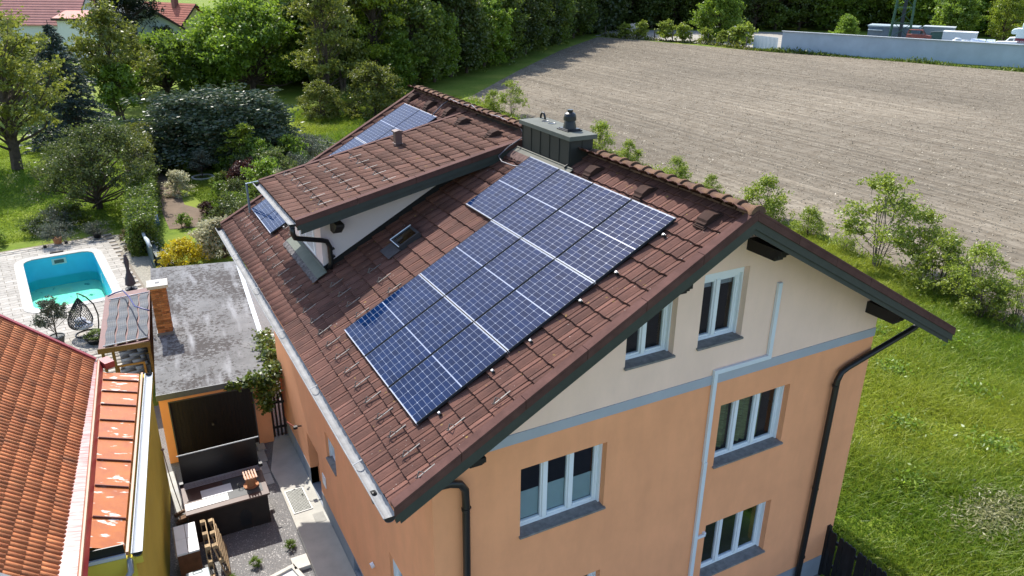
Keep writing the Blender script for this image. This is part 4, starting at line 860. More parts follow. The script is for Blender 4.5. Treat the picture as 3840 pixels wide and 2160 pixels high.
cop_out = [w2(p) for p in rrect(HX + .36, HY + .36, .8)]
pv = []
hole2 = [w2(p) for p in rrect(HX + .12, HY + .12, .62)]
for r in range(60):
    y = -.27 - r * .28; x = -.02 - (r % 2) * .31
    while x > -10:
        x -= .615
        base_ = DM @ Matrix.Translation((x, y, .002 + random.uniform(0, .004)))
        ok = []
        for q in range(4):
            cs = [base_ @ Vector(v) for v in ((q * .15, 0, 0), (q * .15 + .15, 0, 0), (q * .15 + .15, .265, 0), (q * .15, .265, 0))]
            ok.append(all(inpoly((k.x, k.y), DECK) for k in cs) and not any(inpoly((k.x, k.y), hole2) for k in cs))
        if not any(ok): continue
        q0 = ok.index(True); q1 = 4 - ok[::-1].index(True)
        m = base_ @ Matrix.Translation((q0 * .15, 0, 0)) @ Matrix.Diagonal(((q1 - q0) / 4, 1, 1, 1)); c_ = m @ Vector((.3, .13, 0))
        vis = c_.x > -8.6 and not (c_.y < 19.5)
        pv.append((0 if vis else 1, (Vector(CAM) - c_).length, m))
pv.sort(key=lambda t: t[:2])
for _, _, m in pv[:300]: place('paver', pmA, deck, m)
pvb = B().bb(0, .60, 0, .265, 0, .03)
if len(pv) > 300: tag(place('far_pavers', rep_mesh('far_pavers', pvb, [m for _, _, m in pv[300:]], stuffmat(mPav, 'paver_far')), deck), kind='stuff')
# pool
mLin = M('pool_liner', (.05, .52, .72), .5, .06, 1.5)
po = empty('swimming_pool', tuple(PC), PR, 'half filled rectangular pool with blue liner and pale coping', 'pool')
n = len(inner); DPT = -1.42
b = B(); b.add([(x, y, .01) for x, y in inner] + [(x, y, DPT) for x, y in inner], [(i, (i + 1) % n, (i + 1) % n + n, i + n) for i in range(n)]); b.obj('liner', mLin, po, smooth=True)
mFlo = M('pool_floor', (.50, .66, .58), .8, 0, .9, c2=(.78, .78, .55), detail=6)
def algae():
    m = mFlo; nt = m.node_tree; n_ = nt.nodes; l = nt.links; bs = n_['Principled BSDF']; src = bs.inputs['Base Color'].links[0].from_socket
    tc = n_.new('ShaderNodeTexCoord'); nz = n_.new('ShaderNodeTexNoise'); nz.inputs['Scale'].default_value = 1.5; nz.inputs['Detail'].default_value = 5; mp = n_.new('ShaderNodeMapping'); mp.inputs['Scale'].default_value = (1.6, .8, 1); l.new(tc.outputs['Object'], mp.inputs[0]); l.new(mp.outputs[0], nz.inputs['Vector'])
    r = n_.new('ShaderNodeValToRGB'); r.color_ramp.elements[0].position = .60; r.color_ramp.elements[1].position = .66; l.new(nz.outputs[0], r.inputs[0])
    mx = n_.new('ShaderNodeMix'); mx.data_type = 'RGBA'; l.new(r.outputs[0], mx.inputs[0]); l.new(src, mx.inputs[6]); mx.inputs[7].default_value = (.06, .20, .17, 1); l.new(mx.outputs[2], bs.inputs['Base Color'])
algae()
b = B(); b.add([(x, y, DPT + .002) for x, y in inner], [tuple(range(n))]); b.obj('pool_bottom', mFlo, po)
mCop = M('coping', (.40, .385, .355), .8, .08, 5., .2, 30., objvar=.08)
outer = rrect(HX + .34, HY + .34, .80)
def loop_len(L): return np.cumsum([0] + [math.dist(L[i], L[(i + 1) % len(L)]) for i in range(len(L))])
def at(L, s):
    c = loop_len(L); s = (s % 1) * c[-1]; i = int(np.searchsorted(c, s, 'right') - 1); i = min(i, len(L) - 1); t = (s - c[i]) / max(1e-9, c[i + 1] - c[i]); p, q = L[i], L[(i + 1) % len(L)]
    return (p[0] + (q[0] - p[0]) * t, p[1] + (q[1] - p[1]) * t)
inn2 = rrect(HX - .03, HY - .03, .52); NC = 38
for i in range(NC):
    s0, s1 = (i + .012) / NC, (i + .988) / NC; mid_ = (s0 + s1) / 2
    P_ = [at(inn2, s0), at(inn2, mid_), at(inn2, s1), at(outer, s1), at(outer, mid_), at(outer, s0)]
    B().prism([(x, y, .012) for x, y in P_], (0, 0, .04)).obj('coping_stone', mCop, po, fix=True)
sk_ = B().bb(-.30, .30, HY - .03, HY - .005, -.38, -.10).obj('skimmer', M('skimmer_white', (.45, .55, .52), .5), po); B().bb(-.20, .20, HY - .036, HY - .03, -.33, -.16).obj('skimmer_mouth', M('skim_dark', (.08, .1, .09), .6), sk_)
tag(B().bb(-.28, .28, HY + .42, HY + .58, .03, .09, 0, PMx).obj('skimmer_lid', mBlack), 'dark skimmer lid on the paving at the pool end', 'lid')
B().bb(HX - .03, HX - .01, 1.0, 1.12, -.9, -.45).obj('inlet', mPVC, po)
mWat = bpy.data.materials.new('pool_water'); mWat.use_nodes = True
nt = mWat.node_tree; nn = nt.nodes; ll = nt.links; nn.remove(nn['Principled BSDF'])
t_ = nn.new('ShaderNodeBsdfTransparent'); t_.inputs[0].default_value = (.50, .96, .90, 1); g_ = nn.new('ShaderNodeBsdfGlossy'); g_.inputs['Roughness'].default_value = .03
fr_ = nn.new('ShaderNodeFresnel'); fr_.inputs[0].default_value = 1.33; x_ = nn.new('ShaderNodeMixShader'); ll.new(fr_.outputs[0], x_.inputs[0]); ll.new(t_.outputs[0], x_.inputs[1]); ll.new(g_.outputs[0], x_.inputs[2]); ll.new(x_.outputs[0], nn['Material Output'].inputs[0])
nz_ = nn.new('ShaderNodeTexNoise'); nz_.inputs['Scale'].default_value = 3; bp_ = nn.new('ShaderNodeBump'); bp_.inputs['Strength'].default_value = .12; ll.new(nz_.outputs[0], bp_.inputs['Height']); ll.new(bp_.outputs[0], g_.inputs['Normal']); ll.new(bp_.outputs[0], fr_.inputs['Normal'])
b = B(); b.add([tuple(PMx @ Vector((x, y, -.98))) for x, y in inner], [tuple(range(n))]); tag(b.obj('water', mWat), None, None, None, 'structure')

# parasol, hanging chair, garden gear
pr = empty('parasol', (-3.23, 25.23, 0.03), 0, 'closed dark grey parasol standing beside the pool', 'parasol')
B().tube([(0, 0, 0), (0, 0, 1.5)], .02, 8).obj('pole', mBlack, pr)
prof = [(.10, .16), (.17, .20), (.14, .5), (.07, .75), (.055, .9), (.085, 1.25), (.07, 1.42), (.02, 1.5)]
b = B(); nn_ = 16; vs = []
for r, z in prof:
    for k in range(nn_): a = 2 * math.pi * k / nn_; rr = r * (1 + .22 * math.cos(8 * a) * (1 if z < 1.4 else .3)); vs.append((rr * math.cos(a), rr * math.sin(a), z))
b.add(vs, [(i * nn_ + k, i * nn_ + (k + 1) % nn_, (i + 1) * nn_ + (k + 1) % nn_, (i + 1) * nn_ + k) for i in range(len(prof) - 1) for k in range(nn_)])
b.obj('folded_canopy', M('parasol_cloth', (.060, .050, .060), .85, .2, 6.), pr, smooth=True)
B().lathe([(.0, 1.5), (.06, 1.46), (.075, 1.50), (.05, 1.54), (0, 1.55)], 10).obj('top_cap', MATS['parasol_cloth'], pr); B().lathe([(.24, 0), (.24, .05), (.05, .08)], 20).obj('base', mBlack, pr)
eg = empty('hanging_chair', (-4.95, 21.30, .03), 0, 'dark wicker hanging egg chair with white cushion by the pool', 'hanging chair')
B().tube([(.43 * math.cos(a), .36 * math.sin(a), .03) for a in np.linspace(0, 2 * math.pi, 25)], .026, 8).tube([(.26, -.28, .03), (.43, -.36, .03 + .02)], .02, 6).obj('base_ring', mBlack, eg, smooth=True)
B().tube([(.30, -.27, .03), (.40, -.31, .45), (.44, -.33, .85), (.37, -.29, 1.25), (.18, -.18, 1.52), (-.02, -.06, 1.64), (-.10, -.02, 1.66)], .024, 8).obj('stand', mBlack, eg, smooth=True)
B().tube([(-.09, -.02, 1.65), (-.09, -.02, 1.48)], .010, 6).obj('chain', mBlack, eg)
# teardrop basket woven from rods
bs_ = B(); bc = Vector((-.12, .0, .0))
def egg(a, t):   # a azimuth, t 0 bottom .. 1 top
    z = .24 + t * 1.24; r = .42 * math.sin(math.pi * min(1, (t * 1.0 + .07)) ** .62) if t < .999 else .0
    r = .40 * (math.sin(math.pi * (t ** .55))) ** .85 + .01
    return Vector((-.10 + r * math.cos(a) * 1.0 - .10 * (1 - t), -.02 + r * math.sin(a) * .85, z))
opening = lambda a, t: .20 < t < .80 and abs(((a + .55 + math.pi) % (2 * math.pi)) - math.pi) < .95 * math.sin(math.pi * (t - .14) / .74)
segs = 26
for i in range(segs):
    a0 = 2 * math.pi * i / segs
    for tw in (1, -1):
        pts_ = []; 
        for t in np.linspace(0.01, .99, 16):
            a = a0 + tw * 2.2 * t
            if opening(a, t):
                if len(pts_) > 1: bs_.tube(pts_, .010, 4, False)
                pts_ = []
            else: pts_.append(egg(a, t))
        if len(pts_) > 1: bs_.tube(pts_, .010, 4, False)
bs_.obj('basket', M('wicker_black', (.010, .014, .022), .4, .2), eg)
B().tube([egg(-.55 + .95 * math.sin(math.pi * (t - .14) / .74) * s, t) for s, tt in ((1, np.linspace(.2, .8, 10)), (-1, np.linspace(.8, .2, 10))) for t in tt] + [egg(-.55 + .95 * math.sin(math.pi * .06 / .74), .2)], .02, 6).obj('rim', MATS['wicker_black'], eg)
cu = B().lathe([(.0, .30), (.2, .29), (.30, .34), (.32, .40), (.27, .46), (.0, .47)], 18, (-.10, -.06, 0)).obj('cushion', M('cushion_white', (.55, .58, .64), .9, .05), eg, smooth=True)
B().lathe([(0, 0), (.12, 0), (.20, .08), (.20, .16), (.12, .22), (0, .23)], 12, (-.18, .05, .44)).obj('back_cushion', MATS['cushion_white'], eg, smooth=True)
# upright pool cover segments, hose reel, ladder-like grid beside the hedge
pc = empty('rolled_pool_cover', (-2.16, 27.4, 0), .06, 'upright grey rolled cover leaning along the hedge end', 'pool cover')
for i in range(3): B().tube([(0 - .01 * i, .1 + i * 1.5, 1.0 + .06 * (i % 2)), (.02 + .03 * (i % 2), .8 + i * 1.5, 1.08), (-.01, 1.58 + i * 1.5, 1.0 + .06 * ((i + 1) % 2))], [.06, .10, .06], 8).obj('roll', M('cover_grey', (.36, .40, .41), .6, .15), pc, smooth=True)
B().bb(.05, .09, 0, 4.7, 0, 1.05).obj('cover_sheet', M('cover_green', (.085, .12, .115), .6, .15, 3.), pc); B().bb(.16, .40, -.05, 4.6, .0, .55).obj('box', M('cover_box', (.06, .085, .085), .6, .1), pc)
hr = empty('hose_bundle', (-1.55, 31.6, 0), 0, 'blue hose hung in a long coil at the hedge end', 'hose')
for i in range(5): B().tube([(.05 * i - .1 + .0 * k, .75 * math.cos(a) + .03 * i, 1.0 + .28 * math.sin(a)) for k, a in enumerate(np.linspace(0, 2 * math.pi, 17))], .028, 6).obj('coil', M('hose_teal', (.02, .07, .13), .4), hr)
B().tube([(0, 0, 0), (0, 0, 1.2)], .03, 8).obj('post', mBlack, hr)
gl_ = empty('white_grating', (-1.62, 27.5, 0), .09, 'white plastic grating strip lying on the lawn edge', 'grating')
for x in (0, .26): B().bb(x, x + .06, 0, 3.9, .02, .10).obj('side_rail', M('plastic_white', (.75, .76, .78), .5), gl_)
for i in range(26): B().bb(.06, .26, .02 + i * .15, .085 + i * .15, .03, .09).obj('rung', MATS['plastic_white'], gl_)
def pot(name, loc, r, h, c, label, cat='potted plant'):
    e = empty(name, loc, 0, label, cat); B().lathe([(r * .7, 0), (r * .95, h * .85), (r, h * .86), (r, h), (r * .86, h), (r * .84, h * .9)], 20).obj('pot', c, e); B().lathe([(0, h * .88), (r * .85, h * .9)], 16, cap=False).obj('soil', M('soil', (.05, .035, .025), .95, .3, 20.), e); return e
for lx, ly, lab in ((-6.5, 32.55, 'small black box on the paving by the lawn, near the orange pot'), (-5.6, 32.85, 'small black box on the paving between the two pots')): tag(B().box((lx, ly, .09), (.13, .13, .14), .3).obj('garden_speaker', mBlack, bevel=.01), lab, 'box', 'small black boxes by the lawn')
# ------------------------------------------------------------------ vegetation toolkit
def leafquads(name, P, size, mat, asp=.55, up=.35, seed=0, dirs=None, rndv=None, droop=0.):
    r = np.random.default_rng(seed); N = len(P)
    nrm = r.normal(size=(N, 3)); nrm[:, 2] += up * 2; nrm /= np.linalg.norm(nrm, axis=1)[:, None]
    if dirs is None: d = r.normal(size=(N, 3))
    else: d = dirs + r.normal(size=(N, 3)) * .35
    d[:, 2] -= droop
    d -= nrm * (d * nrm).sum(1)[:, None]; d /= np.linalg.norm(d, axis=1)[:, None] + 1e-9
    s = np.cross(nrm, d); L = size * r.uniform(.6, 1.35, N)[:, None]; W = L * asp
    V = np.stack([P - d * L * .5, P + s * W * .5 - d * L * .05 - nrm * L * .08, P + d * L * .5, P - s * W * .5 - d * L * .05 - nrm * L * .08], 1).reshape(-1, 3)
    return raw_mesh(name, V, np.arange(4 * N), np.full(N, 4), mat, r.random(N) if rndv is None else rndv)
def branch_tube(b, p, q, r0, r1, rg, n=5, sag=.12, k=4):
    p, q = np.array(p), np.array(q); pts = []
    L = np.linalg.norm(q - p); o = rg.normal(size=3) * L * sag; o[2] += L * .06
    for i in range(k + 1):
        t = i / k; pts.append(tuple(p + (q - p) * t + o * math.sin(math.pi * t)))
    b.tube(pts, [r0 + (r1 - r0) * i / k for i in range(k + 1)], n, False)
mBark = M('bark', (.075, .055, .040), .95, .35, 6., .6, 20.); mBarkG = M('bark_grey', (.12, .105, .085), .95, .3, 6., .6, 20.)
def tree_meshes(name, h, r, base, nclump, nleaf, lsize, leafm, seed, rc=.8, prof=None, trunk=.18, bark=None, shell=.5, lean=0., stems=1, up=.35, asp=.55, flat=.65):
    rg = np.random.default_rng(seed)
    prof = prof or (lambda t: math.sin(math.pi * min(1, (.12 + .88 * t)) ** .8) ** .7)
    b = B(); tops = []
    for s_ in range(stems):
        off = rg.normal(size=2) * (.25 if stems > 1 else 0); tp = np.array([lean * h + off[0] * 2, off[1] * 2, h * (.82 if nclump > 6 else .6)])
        tops.append((np.array([off[0] * .3, off[1] * .3, -.15]), tp)); branch_tube(b, tops[-1][0], tp, trunk / math.sqrt(stems), trunk * .12, rg, 7, .035, 7)
    P = []; R = []
    for c in range(nclump):
        t = rg.uniform(0, 1) ** .85; z = base + (h - base) * (t * .93 + .02)
        a = rg.uniform(0, 2 * math.pi); rad = r * prof(t) * (shell + (1 - shell) * math.sqrt(rg.uniform())) * rg.uniform(.8, 1.12)
        ctr = np.array([math.cos(a) * rad + lean * z, math.sin(a) * rad, z]); s0, s1 = tops[c % stems]
        tt = np.clip((z * .75 - rad * .35) / (h * .82), .12, .95); st = s0 + (s1 - s0) * tt
        branch_tube(b, st, ctr, trunk * .32 * (1 - .6 * tt) / math.sqrt(stems), .012, rg)
        cr = rc * rg.uniform(.65, 1.3); n = int(nleaf * rg.uniform(.6, 1.4)); ns = 7
        sub = rg.normal(size=(ns, 3)) * cr * .62; sub[:, 2] *= flat
        k = rg.integers(0, ns, n); q = rg.normal(size=(n, 3)) * cr * .30; q[:, 2] *= flat
        P.append(ctr + sub[k] + q); tone = rg.uniform(.1, .9); R.append(np.clip(tone * .5 + rg.random(n) * .6, 0, 1))
    P = np.concatenate(P); P[:, 2] = np.maximum(P[:, 2], .05)
    cm = leafquads(name + '_crown', P, lsize, leafm, seed=seed, rndv=np.concatenate(R), up=up, asp=asp)
    return b.mesh(name + '_trunk', bark or mBark), cm
def plant(name, meshes, loc, label, cat='tree', s=1., rz=0., group=None, sz=None):
    e = empty(name, loc, rz, label, cat, group); S_ = Matrix.Diagonal((s, s, sz or s, 1))
    place('trunk' if cat == 'tree' else 'stems', meshes[0], e, S_); place('crown' if cat == 'tree' else 'foliage', meshes[1], e, S_); return e
# leaf colours
lOlive = leafmat('leaf_olive', (0.090, 0.115, 0.014), (0.225, 0.245, 0.036), 0.50)
lBright = leafmat('leaf_bright', (0.092, 0.170, 0.012), (0.245, 0.350, 0.034), 0.55)
lMid = leafmat('leaf_mid', (0.062, 0.108, 0.012), (0.165, 0.225, 0.026), 0.52)
lDark = leafmat('leaf_dark', (0.032, 0.058, 0.010), (0.095, 0.130, 0.022), 0.45)
lYel = leafmat('leaf_yellowgreen', (0.140, 0.220, 0.012), (0.360, 0.440, 0.030), 0.58)
lBlue = leafmat('leaf_spruce', (0.030, 0.055, 0.042), (0.075, 0.110, 0.085), 0.25, .05)
lLaur = leafmat('leaf_laurel', (.028, .058, .020), (.085, .120, .055), .25, .06, .4)
lApple = leafmat('leaf_apple', (0.065, 0.100, 0.018), (0.155, 0.190, 0.045), 0.45)
lGrey = leafmat('leaf_grey', (.060, .080, .050), (.135, .150, .105), .25)
lCream = leafmat('leaf_cream', (.30, .30, .15), (.55, .52, .34), .4)
lRed = leafmat('leaf_red', (.035, .010, .008), (.075, .022, .014), .3)
lGold = leafmat('leaf_gold', (.36, .30, .010), (.62, .50, .02), .4)
lIvy = leafmat('leaf_ivy', (0.070, 0.120, 0.012), (0.220, 0.280, 0.040), 0.40, .08)
lSpring = leafmat('leaf_spring', (0.130, 0.200, 0.018), (0.340, 0.400, 0.050), 0.50)
lBlack = leafmat('leaf_thuja', (.006, .014, .006), (.016, .030, .010), .15)
# ------------------------------------------------------------------ garden trees
K = {}
K['walnut'] = tree_meshes('walnut', 10.2, 4.1, 2.4, 72, 130, .26, lOlive, 1, .7, trunk=.36, shell=.3, lean=.03)
plant('walnut_tree', K['walnut'], (-8.3, 50.5, 0), 'tall olive brown tree with thick trunk on the lawn at the picture edge')
K['apple'] = tree_meshes('apple', 4.5, 3.3, 1.1, 80, 240, .13, lApple, 2, .55, trunk=.20, shell=.4, prof=lambda t: (1 - (t * .95) ** 2.2) ** .5, lean=.02)
plant('apple_tree', K['apple'], (-3.9, 38.6, 0), 'low spreading round tree standing behind the pool lawn')
def conifer(name, h, r, seed, mat, n=34):
    rg = np.random.default_rng(seed); b = B(); b.tube([(0, 0, -.1), (.05, 0, h * .5), (0, 0, h)], [.20, .11, .02], 7, False); P = []; D = []
    for i in range(n):
        t = i / n; z = .5 + (h - .6) * t
        for k in range(6):
            a = rg.uniform(0, 6.28); L = r * (1 - t) ** .8 * rg.uniform(.65, 1.1) + .12
            d = np.array([math.cos(a), math.sin(a), 0.]); e = np.array([0, 0, z]) + d * L + np.array([0, 0, -.16 * L]); s = np.array([0, 0, z])
            b.tube([tuple(s), tuple(s + (e - s) * .5 + [0, 0, .05]), tuple(e)], [.025, .015, .006], 4, False)
            m = int(26 * L) + 8; u = rg.uniform(.12, 1, m); w = rg.normal(size=m) * L * .13 * (1.1 - u); sd = np.array([-d[1], d[0], 0])
            P.append(s + (e - s) * u[:, None] + sd * w[:, None] + np.c_[np.zeros(m), np.zeros(m), -np.abs(rg.normal(size=m)) * .12]); D.append(np.tile(d, (m, 1)) + sd * (np.sign(w) * .6)[:, None])
    return b.mesh(name + '_trunk', mBark), leafquads(name + '_crown', np.concatenate(P), .34, mat, .30, .5, seed, np.concatenate(D), droop=.25)
K['spruce'] = conifer('spruce', 8.8, 4.2, 3, lBlue)
plant('blue_spruce', K['spruce'], (-5.0, 57.5, 0), 'bluish spruce with wide drooping boughs behind the low round tree')
K['pine'] = tree_meshes('pine', 9.6, 4.2, 2.5, 60, 240, .42, lBlack, 5, 1.1, trunk=.3, asp=.25)
plant('dark_pine', K['pine'], (2.6, 101, 0), 'dense blackish pine in front of the far houses', s=1.05)
K['oliveA'] = tree_meshes('oliveA', 9.5, 3.4, 1.6, 66, 130, .30, lOlive, 6, .75, trunk=.24, shell=.35)
plant('olive_tree', K['oliveA'], (-1.2, 68.5, 0), 'olive green tree right behind the bluish spruce', s=.98)
plant('olive_tree', K['oliveA'], (.9, 74.5, 0), 'smaller olive green tree between spruce and rounded green tree', s=.70, rz=2.)
plant('olive_tree', K['oliveA'], (-9.5, 72, 0), 'olive green tree at the picture edge beyond the spruce', s=1.0, rz=4.)
plant('olive_tree', K['oliveA'], (-9.0, 84, 0), 'pale olive tree in front of the pink roofed house', s=.62, rz=1.)
K['maple'] = tree_meshes('maple', 4.7, 1.7, .9, 44, 170, .26, lBright, 8, .5, trunk=.12)
plant('maple_sapling', K['maple'], (-.9, 66, 0), 'slender bright green tree with large leaves behind the hedge')
K['round'] = tree_meshes('round', 5.7, 4.0, .6, 90, 230, .30, lBright, 9, .85, trunk=.22, prof=lambda t: (1 - (t * .97) ** 2.4) ** .5, shell=.55)
plant('round_green_tree', K['round'], (4.0, 79.5, 0), 'rounded fresh green tree in front of the pale gable')
def thuja(name, h, r, seed, mat, n=6000, ls=.35):
    rg = np.random.default_rng(seed); t = rg.random(n) ** .9; a = rg.uniform(0, 6.28, n); rr = r * np.sin(np.pi * np.clip(.18 + .8 * t, 0, 1)) ** .7 * rg.uniform(.7, 1.05, n) * (1 + .12 * np.sin(a * 5 + t * 7))
    P = np.c_[np.cos(a) * rr, np.sin(a) * rr, .15 + t * h]; D = np.c_[np.cos(a) * .4, np.sin(a) * .4, np.ones(n)]
    b = B().tube([(0, 0, -.1), (0, 0, h * .8)], [.12, .03], 6, False); return b.mesh(name + '_trunk', mBark), leafquads(name + '_crown', P, ls, mat, .3, 0, seed, D)
K['thuja'] = thuja('thuja', 5.2, 1.9, 10, lBlack)
plant('dark_thuja', K['thuja'], (8.0, 79.6, 0), 'blackish columnar conifer between the two bright green trees', s=1.05)
K['big'] = tree_meshes('big', 9.2, 5.6, .7, 130, 230, .36, lBright, 11, 1.05, trunk=.34, prof=lambda t: math.sin(math.pi * (.2 + .77 * t)) ** .6, shell=.55)
plant('broad_green_tree', K['big'], (12.2, 78, 0), 'large broad light green tree in the middle of the wood edge')
K['oliveB'] = tree_meshes('oliveB', 12.6, 3.8, 2.2, 80, 120, .32, lOlive, 12, .8, trunk=.26, shell=.3, stems=2)
plant('twin_stem_tree', K['oliveB'], (17.4, 67.5, 0), 'tall thin olive tree with bare twin stems behind the glossy hedge', s=.95)
plant('twin_stem_tree', K['oliveB'], (20.6, 73.5, 0), 'second tall olive tree next to the yellow green one', s=1.0, rz=2.5)
K['yel'] = tree_meshes('yel', 12.2, 3.6, 2.4, 84, 150, .30, lYel, 13, .85, trunk=.26, shell=.35)
plant('yellow_tree', K['yel'], (24.3, 73.5, 0), 'tall yellow green tree with light crown above the far gable')
plant('yellow_tree', K['yel'], (28.5, 84, 0), 'yellow green tree a little behind the tallest yellow one', s=1.02, rz=3.)
K['bushB'] = tree_meshes('bushB', 4.6, 2.5, .2, 70, 170, .22, lOlive, 14, .6, trunk=.12, stems=3, shell=.5)
plant('large_bush', K['bushB'], (18.6, 57.6, 0), 'big olive bush just behind the far roof verge', 'bush')
plant('large_bush', K['bushB'], (14.2, 58.8, 0), 'dark rounded bush beside the meadow patch behind the hedge', 'bush', s=.7, rz=1.)
# ------------------------------------------------------------------ the wood along the field edge
K['mid'] = tree_meshes('mid', 11.6, 3.6, .6, 100, 170, .42, lMid, 15, 1.0, trunk=.28, shell=.5, prof=lambda t: math.sin(math.pi * (.16 + .80 * t)) ** .55)
K['midB'] = tree_meshes('midB', 12.4, 3.3, .8, 100, 170, .42, lDark, 16, 1.0, trunk=.28, shell=.5, prof=lambda t: math.sin(math.pi * (.16 + .80 * t)) ** .55)
K['brt'] = tree_meshes('brt', 9.6, 3.3, .5, 90, 170, .42, lBright, 17, .95, trunk=.24, shell=.5, prof=lambda t: math.sin(math.pi * (.16 + .80 * t)) ** .55)
ORD = ['first', 'second', 'third', 'fourth', 'fifth', 'sixth', 'seventh', 'eighth', 'ninth', 'tenth', 'eleventh', 'twelfth', 'thirteenth', 'fourteenth', 'fifteenth', 'sixteenth', 'seventeenth', 'eighteenth', 'nineteenth', 'twentieth']
line = [(26.5, 72, 'brt', .62), (28.6, 73.4, 'mid', .85), (32.2, 76, 'brt', .82), (35.8, 79.5, 'midB', .95), (39.0, 81.8, 'mid', .8), (43.2, 85.4, 'brt', .95), (47.0, 88.6, 'mid', .9), (51.5, 93, 'midB', 1.0), (56.2, 97.5, 'mid', 1.0), (61.2, 103, 'midB', 1.02), (66.5, 108, 'mid', 1.0), (72, 113.3, 'midB', 1.05), (77.6, 117.6, 'mid', 1.0), (82.6, 122, 'midB', 1.0)]
for i, (x, y, k, s) in enumerate(line):
    plant('leafy_tree', K[k], (x, y, 0), '%s leafy tree along the field edge, counted from the house' % ORD[i], s=s, rz=i * 1.7, group='trees lining the field')
def lowtree(seed, h, r, mat, n=3600, ls=.75):
    rg = np.random.default_rng(seed); P = []; 
    for c in range(60):
        t = rg.random(); a = rg.uniform(0, 6.28); rad = r * math.sin(math.pi * (.15 + .82 * t)) ** .6 * (.5 + .5 * math.sqrt(rg.random())); ctr = np.array([math.cos(a) * rad, math.sin(a) * rad, .6 + (h - .6) * t])
        P.append(ctr + rg.normal(size=(n // 60, 3)) * [.75, .75, .5])
    return np.concatenate(P)
def mass(name, spots, mat, label, seed):
    rg = np.random.default_rng(seed); P = []; R = []
    for i, (x, y, s) in enumerate(spots):
        q = lowtree(seed + i % 5, 12.5, 3.7, None) * [1, 1, 1]; a = rg.uniform(0, 6.28); c, s_ = math.cos(a), math.sin(a)
        q = np.c_[q[:, 0] * c - q[:, 1] * s_, q[:, 0] * s_ + q[:, 1] * c, q[:, 2]] * s + [x, y, 0]; P.append(q); R.append(np.clip(rg.random() * .5 + rg.random(len(q)) * .6, 0, 1))
    o = place(name, leafquads(name, np.concatenate(P), .78, mat, .6, .35, seed, rndv=np.concatenate(R))); tag(o, label, None, None, 'stuff'); return o
rg = np.random.default_rng(50); sp = []
for d in (6, 11, 17, 24, 32):
    for i, (x, y, k, s) in enumerate(line):
        if rg.random() < .92: sp.append((x - d * .72 + rg.normal() * 1.3, y + d * .72 + rg.normal() * 1.3, rg.uniform(.85, 1.15)))
sp = [q for q in sp if (q[0] + 3.48) / (q[1] + 8.82) > .25]
mass('woodland', sp, lMid, 'dense leafy wood behind the trees lining the field', 60)
sp = [(8 + rg.uniform(-2, 24), 92 + rg.uniform(0, 26), rg.uniform(.55, .85)) for _ in range(26)]
sp = [q for q in sp if q[0] > 13.5] + [(14 + 3 * i, 84 + rg.uniform(-2, 4), .62) for i in range(4)]
sp = [q for q in sp if (q[0] + 3.48) / (q[1] + 8.82) > .185]
mass('thicket', sp, lOlive, 'olive thicket of trees filling the gap before the far meadow', 80)
# wood beyond the yard wall
wf = [(96, 133), (101.5, 131.5), (106, 131), (111, 130), (115.5, 127.5), (119.5, 124.5), (124, 119), (129, 118), (134, 116), (139, 113), (144, 111), (149, 108.5), (150, 101.5), (152, 97.5), (155, 93.5), (158, 89), (160, 84.5), (163, 80), (166, 75)]
for i, (x, y) in enumerate(wf):
    k = ('midB', 'midB', 'mid', 'midB', 'mid', 'brt', 'midB', 'mid', 'mid', 'brt', 'brt', 'mid', 'brt', 'brt', 'brt', 'yel', 'brt', 'yel', 'brt')[i]
    plant('forest_tree', K[k], (x, y, 0), '%s tree of the wood behind the yard, counted from the sand heap' % ORD[i], s=1.25 if k != 'brt' else 1.45, rz=i * 2.1, group='wood behind the yard')
sp = []
for d in (12, 20, 30, 42):
    for (x, y) in wf: sp.append((x + d * .62 + rg.normal() * 2, y + d * .78 + rg.normal() * 2, rg.uniform(1.2, 1.6)))
mass('forest', sp, lDark, 'dark forest mass behind the yard', 95)
sp = [(84 + i * 3.2 + rg.normal(), 124 + i * 2.2 + rg.normal() * 2, 1.3) for i in range(7)] + [(88 + i * 4, 136 + rg.normal() * 2, 1.4) for i in range(6)]
mass('forest_corner', sp, lDark, 'dark forest corner behind the sand heap', 99)
# two nearer trees standing in the yard
K['yard'] = tree_meshes('yard', 9.5, 3.6, .8, 95, 190, .40, lBright, 18, .95, trunk=.2, shell=.45)
plant('yard_tree', K['yard'], (100.0, 103.8, 0), 'tall green tree behind the white corrugated fence', s=1.0); plant('yard_tree', K['yard'], (117.1, 89.9, 0), 'low yellowish tree behind the yard wall near the dark hut', s=.50, rz=2)
for i, (x, y, k, s_) in enumerate(((126, 76, 'brt', .95), (130, 69.5, 'yel', .85), (133.5, 64, 'brt', .95), (137, 58.5, 'yel', .9), (139.5, 53, 'brt', 1.0))): plant('yard_edge_tree', K[k], (x, y, 0), '%s light green tree right behind the yard vehicles, counted from the mast' % ORD[i], s=s_, rz=i * 1.9, group='light trees behind the yard vehicles')
